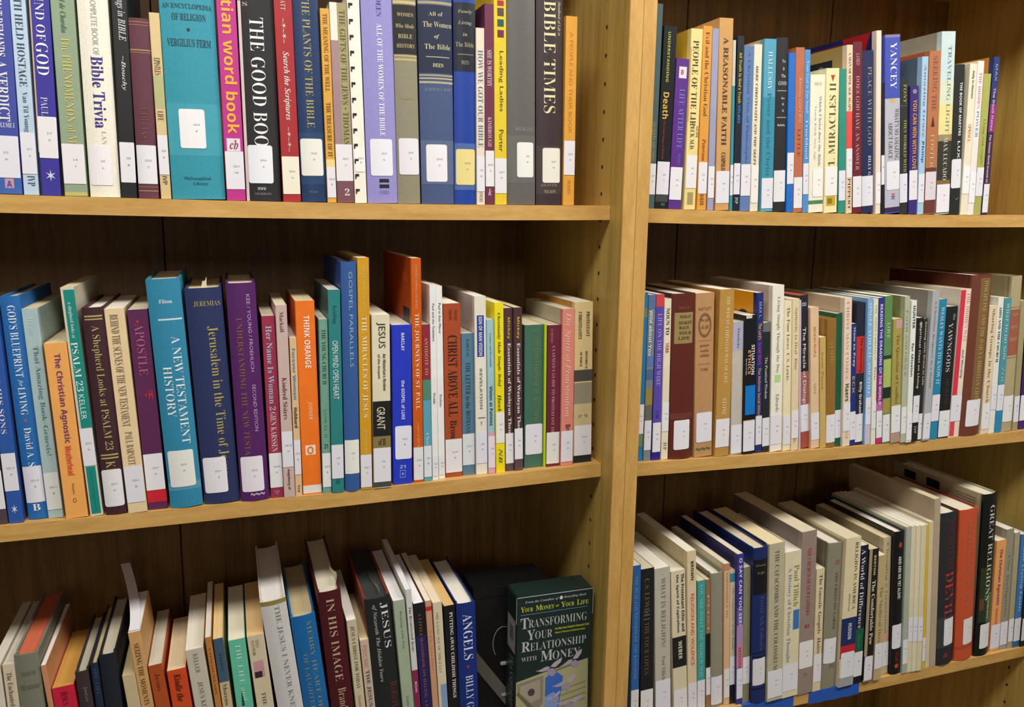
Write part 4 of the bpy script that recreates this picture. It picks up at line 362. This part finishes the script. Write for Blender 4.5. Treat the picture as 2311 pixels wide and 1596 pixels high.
["R3",816.1,41.8,-695.9,17.7,233.0,-0.0734,154,"P","#9a9580","grey olive book after the small orange agnostic paperback","291\nP","#85806c","",[["The Religions",0.196,0.729,0.5,0.36,"#7c7866","t"]],[[0.968,0.993,"#8ca0b0"]],[0.767,0.964],{}],
["R3",834.1,40.0,-695.8,12.0,225.2,-0.0722,149,"P","#aca482","thin dull beige book in front of the light blue one at the row end","291\nR","","",[],[],[0.74,0.941],{}],
["R3",846.3,39.0,-695.7,15.4,220.5,-0.0628,146,"P","#407bba","blue paperback near the end of the bottom shelf with pale lettering","291\nK","","",[["Our Living Faith",0.11,0.673,0.5,0.4,"#a8c8e4","b"]],[[0.947,0.994,"#2b6a98"]],[0.738,0.944],{}],
["R3",862.1,36.6,-695.6,14.9,194.7,-0.058,129,"P","#1e2219","black green spine cut off by the picture edge on the bottom shelf","291\nM","","",[["WORLD CULTS",0.157,0.637,0.4,0.4,"#d8dcd0","b"]],[],[0.71,0.938],{}],
]

for r_ in BOOKS:
    for q_ in r_[14]: glyphs(q_[0], q_[6].lstrip('hu') or 's')
    for l_ in r_[11].split('\n'): glyphs(l_, 'm')

# ------------------------------------------------------------------ the room
D_ = 363.48; S_ = 34.87; XR = 878.07
SH = {'L1':(2.25709617e-05,0.0172320964,86.2857932),'R1':(1.96558146e-05,-0.0151944984,84.1681768),'L2':(1.50002664e-05,0.0208332612,-268.2067),'R2':(1.66569553e-05,-0.0246157353,-272.101395),'R3':(2.16847971e-05,-0.0302475449,-685.901591),'L3':(1.50002664e-05,0.0208332612,-686.2067)}
def zsh(r, x):
    v = 0
    for c in SH[r]: v = v * x + c
    return v
FLOOR = -1426.0
def struct(name, v, f, m_):
    o = link(name, v, f, [m_]); o['kind'] = 'structure'; return o
struct('floor', *box(-2600, 2800, -3400, D_ + 60, FLOOR - 20, FLOOR), mat('#6a6258', .9, 'cloth'))
struct('wall_back', *box(-2600, 2800, D_ + 12, D_ + 60, FLOOR, 1400), mat('#cfc6b4', .8, 'paper'))

# ------------------------------------------------------------------ bookcases
def shelf_mesh(r, x0, x1, y0, y1, dz, z_extra=0.0, n=12, top=0.0, bot=-19.0):
    V = []; F = []
    for i in range(n + 1):
        x = x0 + (x1 - x0) * i / n; z = (zsh(r, x) if r else 0) + dz + z_extra
        V += [(x, y0, z + top), (x, y1, z + top), (x, y1, z + bot), (x, y0, z + bot)]
    for i in range(n):
        a = 4 * i; b_ = a + 4
        for j in range(4):
            k_ = (j + 1) % 4
            F.append((a + j, b_ + j, b_ + k_, a + k_))
    F += [(0, 1, 2, 3), (4 * n + 3, 4 * n + 2, 4 * n + 1, 4 * n)]
    return V, F
def bookcase(x0, x1, rows, seams, label):
    t = root('bookcase', ((x0 + x1) / 2, 0, FLOOR), label, 'bookcase', 'oak library bookcases standing side by side')
    ox, oz = (x0 + x1) / 2, FLOOR
    def P(name, vf, m_, **k):
        v, f = vf
        return link(name, [(a - ox, b, c - oz) for a, b, c in v], f, [m_], t, **k)
    for xa in (x0 - 19, x1):
        sp = P('side_panel', box(xa, xa + 19, 0.6, D_, FLOOR + .5, 900, .8), SIDE_Z)
        es = P('edge_strip', box(xa + .15, xa + 18.85, -.2, 1.6, FLOOR + 1, 899, .5), EDGE_Z); es.parent = sp
    # rows of shelf pin holes in the side that faces the camera
    me = None
    for k_ in range(46):
        z = 316.0 + 35.7 * (k_ - 34)
        for yh in (64.5,):
            if me is None:
                n = 10
                ring = [(-.35, 2.6 * math.cos(2 * math.pi * i / n), 2.6 * math.sin(2 * math.pi * i / n)) for i in range(n)]
                inn = [(.0, 0, 0)]
                hv = ring + [(-.1, a[1] * .8, a[2] * .8) for a in ring]
                hf = [(i, (i + 1) % n, n + (i + 1) % n, n + i) for i in range(n)] + [tuple(range(n, 2 * n))]
                o = link('pin_hole', hv, hf, [mat('#2a1c0e', .9)], t); me = o.data
            else:
                o = bpy.data.objects.new('pin_hole', me); C.objects.link(o); o.parent = t
            o.location = ((x1 - ox) * MM, yh * MM, (z - oz) * MM)
    edges = [x0 - 19] + seams + [x1 + 19]
    for a, b_ in zip(edges, edges[1:]):
        P('back_plank', box(a + 1.1, b_ - 1.1, D_ + .3, D_ + 6, FLOOR + 2, 898, 1.0), BACK_Z)
    P('back_sheet', box(x0 - 18, x1 + 18, D_ + 6.1, D_ + 9, FLOOR + 2, 898), mat('#241608', .9))
    for r, dz in rows:
        o = P('shelf', shelf_mesh(r, x0 + .5, x1 - .5, S_ + 1.4, D_ - .5, dz), SHELF_X)
        e_ = P('edge_strip', shelf_mesh(r, x0 + .5, x1 - .5, S_, S_ + 1.4, dz, bot=-19.0), EDGE_X); e_.parent = o
    P('top_panel', box(x0, x1, 1, D_, 881, 900), SHELF_X)
    P('plinth', box(x0, x1, 30, 48, FLOOR + .5, FLOOR + 80), SIDE_Z)
    return t
bookcase(-840, 0, [('L1', 0), ('L2', 0), ('L3', 0), ('L1', 428), ('L3', -380)], [-570], 'light oak bookcase holding the wide teal encyclopedia on its top shelf')
bookcase(38, XR, [('R1', 0), ('R2', 0), ('R3', 0), ('R1', 430), ('R3', -380)], [296, 603], 'light oak bookcase with blue tape stuck under its bottom row of books')

# ------------------------------------------------------------------ books
GRP = {'L1': 'books on the top shelf, teal encyclopedia bookcase', 'L2': 'books on the middle shelf, teal encyclopedia bookcase',
       'L3': 'books on the bottom shelf, teal encyclopedia bookcase', 'R1': 'books on the top shelf, blue taped bookcase',
       'R2': 'books on the middle shelf, blue taped bookcase', 'R3': 'books on the bottom shelf, blue taped bookcase'}
def profile(w, kind):
    if kind == 'H':
        b_ = min(.1 * w, 4.0)
        return [(u * w, b_ * (2 * u - 1) ** 2) for u in (0, .06, .14, .26, .38, .5, .62, .74, .86, .94, 1)]
    r = min(1.1, w * .22)
    return [(0, r), (.12 * r, .45 * r), (.45 * r, .12 * r), (r, 0), (w - r, 0), (w - .45 * r, .12 * r), (w - .12 * r, .45 * r), (w, r)]
def py(pr, x):
    for (a, ya), (b_, yb) in zip(pr, pr[1:]):
        if a <= x <= b_: return ya + (yb - ya) * (x - a) / max(1e-6, b_ - a)
    return pr[0][1] if x < 0 else pr[-1][1]
def patch(pr, w, u0, u1, za, zb, off, r=0.0):
    x0, x1 = u0 * w + (.05 if u0 <= 0 else 0), u1 * w - (.05 if u1 >= 1 else 0)
    xs = {x0, x1} | {p[0] for p in pr if x0 < p[0] < x1}
    r = min(r, (x1 - x0) / 2.2, (zb - za) / 2.2)
    if r > 0:
        for k_ in (.08, .3, .62, 1.0): xs |= {x0 + r * k_, x1 - r * k_}
    xs = sorted(xs); V = []; F = []
    for i, x in enumerate(xs):
        d = min(x - x0, x1 - x); ins = r - math.sqrt(max(0, r * r - (r - d) ** 2)) if r > 0 and d < r else 0
        y = py(pr, x) - off
        V += [(x, y, za + ins), (x, y, zb - ins)]
        if i: F.append((2 * i - 2, 2 * i, 2 * i + 1, 2 * i - 1))
    return V, F
def letter(pr, w, h, s, t0, t1, c, gw, st, off):
    hor = st[0] == 'h'; up = st[0] == 'u'
    if hor or up: st = st[1:]
    v, f = glyphs(s, st)
    if not v: return None
    t0 = max(t0, .025); t1 = min(t1, .985)
    if hor:
        zc = h * (1 - (t0 + t1) / 2); hh = h * (t1 - t0); ww = gw * w
        P_ = [((c - gw / 2) * w + a * ww, zc + b_ * hh) for a, b_ in v]
    else:
        zt = h * (1 - t0); L = h * (t1 - t0); ww = gw * w
        if up: P_ = [(c * w - b_ * ww, zt - L + a * L) for a, b_ in v]
        else: P_ = [(c * w + b_ * ww, zt - a * L) for a, b_ in v]
    lim = .15
    return [(min(max(x, lim), w - lim), py(pr, min(max(x, lim), w - lim)) - off, z) for x, z in P_], f
def cover(w, h, D, kind, pr):
    th = min({'P': .45, 'C': .45, 'H': 2.4}[kind], w * .16)
    y0 = pr[0][1]
    if kind == 'H':
        g = min(1.0, w * .06)
        left = [(0, D), (0, y0 + 12), (g, y0 + 8), (0, y0 + 4)]
    else: left = [(0, D), (0, y0 + 8)]
    right = [(w - a, b_) for a, b_ in reversed(left)]
    out = left + pr + right
    n = len(left); inn = [(a + th, b_) for a, b_ in left]
    inn += [(min(max(a, th), w - th), b_ + (th if kind == 'H' else .5)) for a, b_ in pr] + [(a - th, b_) for a, b_ in right]
    N = len(out); V = []
    for a, b_ in out: V += [(a, b_, 0), (a, b_, h)]
    for a, b_ in inn: V += [(a, b_, 0), (a, b_, h)]
    F = []; fm = []
    for i in range(N - 1):
        o0, o1 = 2 * i, 2 * i + 2; i0, i1 = 2 * (N + i), 2 * (N + i) + 2
        side = 0 if (n - 1 <= i < n + len(pr)) else 1
        F += [(o0, o1, o1 + 1, o0 + 1), (i0, i0 + 1, i1 + 1, i1), (o0 + 1, o1 + 1, i1 + 1, i0 + 1), (o0, i0, i1, o1)]
        fm += [side, 1, side, side]
    F += [(0, 1, 2 * N + 1, 2 * N), (2 * N - 2, 4 * N - 2, 4 * N - 1, 2 * N - 1)]; fm += [1, 1]
    return V, F, fm, th
def pages(w, h, D, kind, pr, th):
    g = 3.0 if kind == 'H' else .4
    back = D - (4 if kind == 'H' else .6); x0, x1 = th + .1, w - th - .1
    f0 = (pr[0][1] + th + 1.0) if kind == 'H' else pr[0][1] + .6
    cy = min(3.0, w * .15) if kind == 'H' else .3
    pts = [(x0, back), (x0, f0 + .5), ((x0 * .7 + x1 * .3), f0 - (.6 if kind == 'H' else 0)), ((x0 * .3 + x1 * .7), f0 - (.6 if kind == 'H' else 0)), (x1, f0 + .5), (x1, back), ((x0 * .25 + x1 * .75), back - cy * .8), ((x0 + x1) / 2, back - cy), ((x0 * .75 + x1 * .25), back - cy * .8)]
    n = len(pts); V = [(a, b_, g) for a, b_ in pts] + [(a, b_, h - g) for a, b_ in pts]
    F = [tuple(reversed(range(n))), tuple(range(n, 2 * n))] + [(i, (i + 1) % n, n + (i + 1) % n, n + i) for i in range(n)]
    return V, F
PAGE = ['#e4dcc6', '#dcd0b2', '#ece6d8', '#d8c9a2']
def quadx(x, y0, y1, z0, z1):
    return [(x, y0, z0), (x, y1, z0), (x, y1, z1), (x, y0, z1)], [(0, 1, 2, 3)]
_call = {}
def add_book(rec):
    row, x, Y, z, w, h, lean, D, kind, col, label, num, side, pg, T, Z, S, fl = rec
    t = root('book', (x, Y, z), label, 'book', GRP[row], ry=lean)
    pr = profile(w, kind)
    cloth = kind == 'H'
    rg = random.choice((.35, .45, .55)) if not cloth else random.choice((.4, .6, .7))
    cm = mat(col, rg, 'cloth' if cloth else 'paper')
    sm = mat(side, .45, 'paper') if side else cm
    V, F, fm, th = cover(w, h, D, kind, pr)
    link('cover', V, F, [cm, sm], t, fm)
    pgc = pg or PAGE[int(x * 7) % 4]
    if w > 3.2:
        v, f = pages(w, h, D, kind, pr, th)
        link('page_block', v, f, [mat(pgc, .8, 'pages')], t)
    for q in Z:
        u0, u1 = (q[3], q[4]) if len(q) > 3 else (0, 1)
        if q[1] - q[0] < .0005: continue
        i = Z.index(q)
        v, f = patch(pr, w, u0, u1, h * (1 - q[1]), h * (1 - q[0]), .1 + .03 * i)
        link('colour_band', v, f, [mat(q[2], rg, 'paper')], t)
    if S:
        u0, u1 = (S[2], S[3]) if len(S) > 3 else (.015, .985)
        sc = S[4] if len(S) > 4 else random.choice(('#e8e6ec', '#e6e4ee', '#eae8ea'))
        v, f = patch(pr, w, u0, u1, h * (1 - S[1]), h * (1 - S[0]), .5, 2.6 if u1 - u0 < .93 else (.8 if w > 12 else 0))
        s_ = link('spine_sticker', v, f, [mat(sc, .55)], t)
        ls = (num.split('\n') + [''])[:2]; V = []; F = []
        uc = (u0 + u1) / 2 + .08; hs = S[1] - S[0]
        for j, ln in enumerate(ls):
            if not ln: continue
            gw = min(.62 * (u1 - u0), (.9 + 1.15 * len(ln)) / w)
            q = letter(pr, w, h, ln, S[0] + hs * (.37 + .17 * j), S[0] + hs * (.37 + .17 * j) + 2.0 / h, uc, gw, 'hm', .62)
            if q: V, F = joinmesh([(V, F), q])
        if V: link('call_number', V, F, [mat('#77757a', .8)], s_)
    for j, q in enumerate(T):
        r = letter(pr, w, h, q[0], q[1], q[2], q[3], q[4], q[6], .42 if not S else .42)
        if r: link('title' if j == 0 else 'lettering', r[0], r[1], [mat(q[5], .5)], t)
    # things that only some of the books have
    if kind == 'C':
        for k_ in range(13):
            zz = h - 12 - k_ * 17.4
            if zz < 6: break
            v, f = joinmesh([box(.1 * w, .42 * w, -.9, .2, zz, zz + 2.2), box(.1 * w, .2 * w, -.9, .2, zz - 3, zz)])
            link('binding_tooth', v, f, [mat('#1c1a1a', .4)], t)
    if fl.get('slip'):
        sx = {1: .55, 2: .8, 3: .62}[fl['slip']] * w; yb = {1: 22, 2: 18, 3: 14}[fl['slip']]; L = {1: 6, 2: 60, 3: 70}[fl['slip']]
        n = 8; V = []; F = []
        for i in range(n + 1):
            a = i / n
            V += [(sx + 2.2 * math.sin(5 * a) - 4 * a * (fl['slip'] == 1), yb + L * a, h - 9), (sx + 2.6 * math.sin(5 * a + .7) + (3 if fl['slip'] == 2 else 0), yb + L * a, h + (9 - 5 * a) * (1.1 if fl['slip'] < 3 else .25) + 1.2 * math.sin(9 * a))]
            if i: F.append((2 * i - 2, 2 * i, 2 * i + 1, 2 * i - 1))
        link('paper_slip', V, F, [mat('#e6dfc8', .7)], t)
    if fl.get('sheet'):
        n = 12; V = []; F = []
        for i in range(n + 1):
            a = i / n; y = 3 + 175 * a; zc = h + .8 + 26 * a * a * .6
            dx = -26 * a ** 1.6
            V += [(1 + dx, y, zc), (w - 1 + dx, y, zc)]
            if i: F.append((2 * i - 2, 2 * i, 2 * i + 1, 2 * i - 1))
        link('paper_sheet', V, F, [mat('#f2f0f6', .35)], t)
    ph = fl.get('photo')
    if ph == 1:
        v, f = quadx(-.15, 30, 78, h - 62, h - 16); link('cover_photo', v, f, [mat('#23201c', .4)], t)
        v, f = glyphs('☻', 's'); v = None
        n = 12; v = [(-.25, 54 + 10 * math.cos(6.283 * i / n), h - 34 + 12 * math.sin(6.283 * i / n)) for i in range(n)]
        link('portrait', v, [tuple(range(n))], [mat('#77706a', .4)], t)
    elif ph == 2:
        v, f = quadx(-.15, 12, 52, h - 118, h - 64); link('cover_photo', v, f, [mat('#2c2a34', .4, 'cloth')], t)
        g = glyphs('PAUL', 'S'); link('cover_lettering', [(-.2, 50 - a * 30, h - 26 + b_ * 12) for a, b_ in g[0]], g[1], [mat('#d0703a', .5)], t)
    elif ph == 3:
        n = 16; v = [(-.15, 34 + 17 * math.cos(6.283 * i / n), h - 44 + 17 * math.sin(6.283 * i / n)) for i in range(n)]
        link('cover_photo', v, [tuple(range(n))], [mat('#1d1a17', .4)], t)
    if fl.get('redpatch'):
        link('cover_shape', [(-.15, 12, h - .5), (-.15, 70, h - .5), (-.15, 52, h - 38), (-.15, 28, h - 38)], [(0, 1, 2, 3)], [mat('#b01c22', .45)], t)
    if fl.get('redtext'):
        g = glyphs('one nation', 'S'); link('cover_lettering', [(-.2, 118 - a * 92, h - 27 + b_ * 11) for a, b_ in g[0]], g[1], [mat('#d9705c', .5)], t)
    if fl.get('lady'):
        v, f = quadx(-.15, 10, 120, h - 110, h - 38); link('cover_photo', v, f, [mat('#1d1420', .4)], t)
    if fl.get('panels'):
        for ya, yb_ in ((95, 125), (150, 178)):
            v, f = quadx(-.15, ya, yb_, h - 22, h - 6); link('cover_photo', v, f, [mat('#1c1e22', .5)], t)
        for k_ in range(5):
            v, f = quadx(-.15, 18, 62 - 4 * (k_ % 2), h - 12 - 5 * k_, h - 10.6 - 5 * k_); link('cover_line', v, f, [mat('#6c6450', .6)], t)
    return t
for rec in BOOKS: add_book(rec)

# ------------------------------------------------------------------ cassette box on money, ring binder, tape
def cassette_box():
    W_, Dp, H_ = 115.0, 45.0, 236.5
    x0, y0 = -123.5, 19.0 + 12; z0 = max(zsh('L3', -120), zsh('L3', -8)) + .5
    t = root('boxed_book', (x0, y0, z0), 'dark green boxed set on transforming your relationship with money, front facing out', 'box', rz=math.radians(-1.0))
    link('case', *box(0, W_, 0, Dp, 0, H_, 1.6), [mat('#1c2d2a', .4, 'paper')], t)
    def flat(name, pts, col, off):
        return link(name, [(a, -off, b_) for a, b_ in pts], [tuple(range(len(pts)))], [mat(col, .5)], t)
    def tx(s, x_a, x_b, zc, hh, st, col, off=.35, name='lettering', shear=0):
        g = glyphs(s, st)
        if g[0]: link(name, [(x_a + a * (x_b - x_a), -off, zc + b_ * hh) for a, b_ in g[0]], g[1], [mat(col, .4)], t)
    tx('From the Coauthor of', 12, 62, H_ - 9, 4.2, 'i', '#b9bcb8'); tx('Bestselling Book', 70, 104, H_ - 8.5, 4.2, 'i', '#b9bcb8')
    n = 9; flat('emblem', [(66 + 2.6 * math.cos(6.283 * i / n), H_ - 8.5 + 2.8 * math.sin(6.283 * i / n)) for i in range(n)], '#d8d8d8', .3)
    tx('Y', 6, 12, H_ - 19, 8, 'S', '#c3c844'); tx('OUR', 12, 24, H_ - 20, 6, 'S', '#c3c844'); tx('M', 28, 37, H_ - 19, 8, 'S', '#c3c844')
    tx('ONEY', 37, 56, H_ - 20, 6, 'S', '#c3c844'); tx('or', 58, 63, H_ - 20, 3, 'i', '#c3c844'); tx('Y', 66, 73, H_ - 19, 8, 'S', '#c3c844')
    tx('OUR', 73, 86, H_ - 20, 6, 'S', '#c3c844'); tx('L', 90, 96, H_ - 19, 8, 'S', '#c3c844'); tx('IFE', 96, 108, H_ - 20, 6, 'S', '#c3c844')
    flat('rule', [(6, H_ - 27.5), (107, H_ - 27.5), (107, H_ - 26.8), (6, H_ - 26.8)], '#6aa0b8', .25)
    G_ = '#b7bbb9'
    tx('T', 6, 18, H_ - 40, 16, 'S', G_, name='title'); tx('RANSFORMING', 18, 106, H_ - 41.5, 12.5, 't', G_)
    tx('Y', 16, 28, H_ - 58.5, 15, 'S', G_); tx('OUR', 28, 54, H_ - 60, 12, 't', G_)
    tx('For Men Over Poised in Financial Crisis', 58, 110, H_ - 54.5, 3.6, 'b', '#c9cc2a'); tx('Ideas of Women and Relationships', 58, 104, H_ - 61, 3.6, 'b', '#c9cc2a')
    tx('R', 8, 21, H_ - 75.5, 15, 'S', G_); tx('ELATIONSHIP', 21, 106, H_ - 77, 12, 't', G_)
    tx('WITH', 8, 31, H_ - 94.5, 6.5, 't', G_); tx('M', 37, 55, H_ - 93.5, 16, 'S', G_); tx('ONEY', 55, 97, H_ - 95, 13, 't', G_)
    # printed picture: banknotes, a patch of sky and lilac butterflies
    flat('banknote', [(1, H_ - 128), (44, H_ - 119), (110, H_ - 108), (112, H_ - 190), (60, H_ - 205), (1, H_ - 205)], '#aaa67c', .1)
    flat('banknote', [(3, H_ - 131), (42, H_ - 124), (42, H_ - 168), (28, H_ - 178), (3, H_ - 148)], '#8c8270', .16)
    flat('banknote', [(7, H_ - 135), (37, H_ - 129), (38, H_ - 158), (24, H_ - 164), (7, H_ - 146)], '#a39a84', .2)
    flat('note_seal', [(24 + 5.5 * math.cos(6.283 * i / n), H_ - 147 + 6 * math.sin(6.283 * i / n)) for i in range(n)], '#4a3f4e', .24)
    flat('banknote', [(1, H_ - 146), (5, H_ - 144), (44, H_ - 190), (40, H_ - 196)], '#6c6454', .22)
    for k_ in range(4): flat('note_line', [(70, H_ - 150 - 9 * k_), (108, H_ - 143 - 9 * k_), (108, H_ - 145 - 9 * k_), (70, H_ - 152.5 - 9 * k_)], '#8c8460', .2)
    flat('note_line', [(60, H_ - 118), (88, H_ - 112), (88, H_ - 115), (60, H_ - 121)], '#7c7454', .2)
    flat('sky_patch', [(45, H_ - 128), (60, H_ - 120), (72, H_ - 130), (70, H_ - 150), (66, H_ - 178), (45, H_ - 185)], '#3c66c0', .26)
    flat('sky_patch', [(45, H_ - 158), (58, H_ - 152), (67, H_ - 162), (64, H_ - 178), (45, H_ - 185)], '#7c9ad0', .3)
    def fly(cx, cz, s, a):
        w1 = [(0, 0), (6, 5), (15, 9), (20, 9), (17, 3), (8, -3)]; w2 = [(0, 0), (-6, 2), (-18, -1), (-24, -1), (-14, -5), (-4, -5)]
        w3 = [(-4, -3), (4, -3), (9, -12), (2, -17), (-6, -11)]
        for wg, c_ in ((w1, '#b4a9b6'), (w2, '#aca2b0'), (w3, '#9c93a4')):
            ca, sa = math.cos(a), math.sin(a)
            flat('butterfly', [(cx + s * (p * ca - q * sa), cz + s * (p * sa + q * ca)) for p, q in wg], c_, .36)
    fly(52, H_ - 112, .95, .1); fly(86, H_ - 106, .9, .35); fly(76, H_ - 140, .9, .1); fly(84, H_ - 172, 1.0, -.1); fly(58, H_ - 160, .6, .2)
    # spine
    def sx(s, z_a, z_b, yc, hh, st, col):
        g = glyphs(s, st); link('spine_lettering', [(-.3, yc - b_ * hh, z_a - a * (z_a - z_b)) for a, b_ in g[0]], g[1], [mat(col, .4)], t)
    sx('TRANSFORMING YOUR', H_ - 95, H_ - 232, 19, 16, 'S', '#7f8682')
    v, f = quadx(-.2, 4, 38, H_ - 88, H_ - 38); link('spine_picture', v, f, [mat('#a09a94', .5)], t)
    v, f = quadx(-.3, 12, 28, H_ - 72, H_ - 50); link('spine_picture', v, f, [mat('#6c6a66', .5)], t)
    for a in (0, W_):
        link('worn_edge', *box(a - .5, a + .5, -.3, .5, H_ - 40, H_ - 1, .2), [mat('#8c9490', .5)], t)
    link('worn_edge', *box(1, W_ - 1, -.3, .5, H_ - 1.6, H_ - .6, .2), [mat('#a9b0ac', .5)], t)
cassette_box()
def album_box():
    x0, y0 = -172.0, 78.0; z0 = max(zsh('L3', -172), zsh('L3', -60)) + .6; H_ = 234.0; W_ = 112.0
    t = root('album_box', (x0, y0, z0), 'black box file with grey strap, in shadow behind the dark green boxed set', 'box')
    blk = mat('#09090b', .5)
    link('case', *box(0, W_, 0, 58, 0, H_, 1.2), [blk], t)
    link('lid', *box(-.6, W_ + .6, -1.2, 59, H_ - 14, H_ + 1, 1.0), [blk], t)
    strap = [(0, -.6, 146), (0, -.6, 118), (62, -.6, 30), (62, -.6, 58)]
    link('grey_strap', strap + [(a, -2.2, c) for a, b_, c in strap], [(4, 5, 6, 7), (0, 1, 5, 4), (1, 2, 6, 5), (2, 3, 7, 6), (3, 0, 4, 7)], [mat('#68655a', .7, 'cloth')], t)
    V = []; F = []; n = 14
    for i in range(n + 1):
        a = math.pi * (-.12 + .86 * i / n); xx = 44 - 15 * math.sin(a); zz = 148 + 25 * math.cos(a)
        for k_ in range(6):
            b_ = 6.283 * k_ / 6; V.append((xx + .8 * math.cos(b_), -3 + .8 * math.sin(b_), zz))
        if i:
            for k_ in range(6): F.append((6 * i - 6 + k_, 6 * i - 6 + (k_ + 1) % 6, 6 * i + (k_ + 1) % 6, 6 * i + k_))
    link('metal_ring', V, F, [mat('#8a8882', .3)], t, smooth=True)
    for xc, zc in ((41, 112), (43, 62), (46, 24)):
        link('metal_clip', *box(xc, xc + 9, -4, 0, zc, zc + 5, 1.0), [mat('#a8a8a2', .3)], t)
album_box()
def tape(x0, x1, lab, sag):
    n = 10; V = []; F = []
    for i in range(n + 1):
        x = x0 + (x1 - x0) * i / n; z = zsh('R3', x); j = .5 * math.sin(i * 2.1)
        V += [(x, S_ + 6, z + .35), (x, S_ - .35, z + .35), (x, S_ - .5 - .3 * abs(j), z - 20.3 + j + sag), (x, S_ - .1, z + .1)]
        if i:
            a = 4 * i - 4; b_ = 4 * i
            F += [(a, b_, b_ + 1, a + 1), (a + 1, b_ + 1, b_ + 2, a + 2)]
    o = link('painters_tape', V, F, [mat('#2358b4', .6, 'cloth')])
    o['label'] = lab; o['category'] = 'tape'; o['group'] = 'blue tape pieces on the shelf edge'
tape(262, 361, 'blue masking tape on shelf edge below the navy gilt and beige catacombs books', 0)
tape(391, 494, 'blue masking tape on shelf edge below the gnostic gospels and religion in america', -1)
bpy.data.objects.remove(_to)
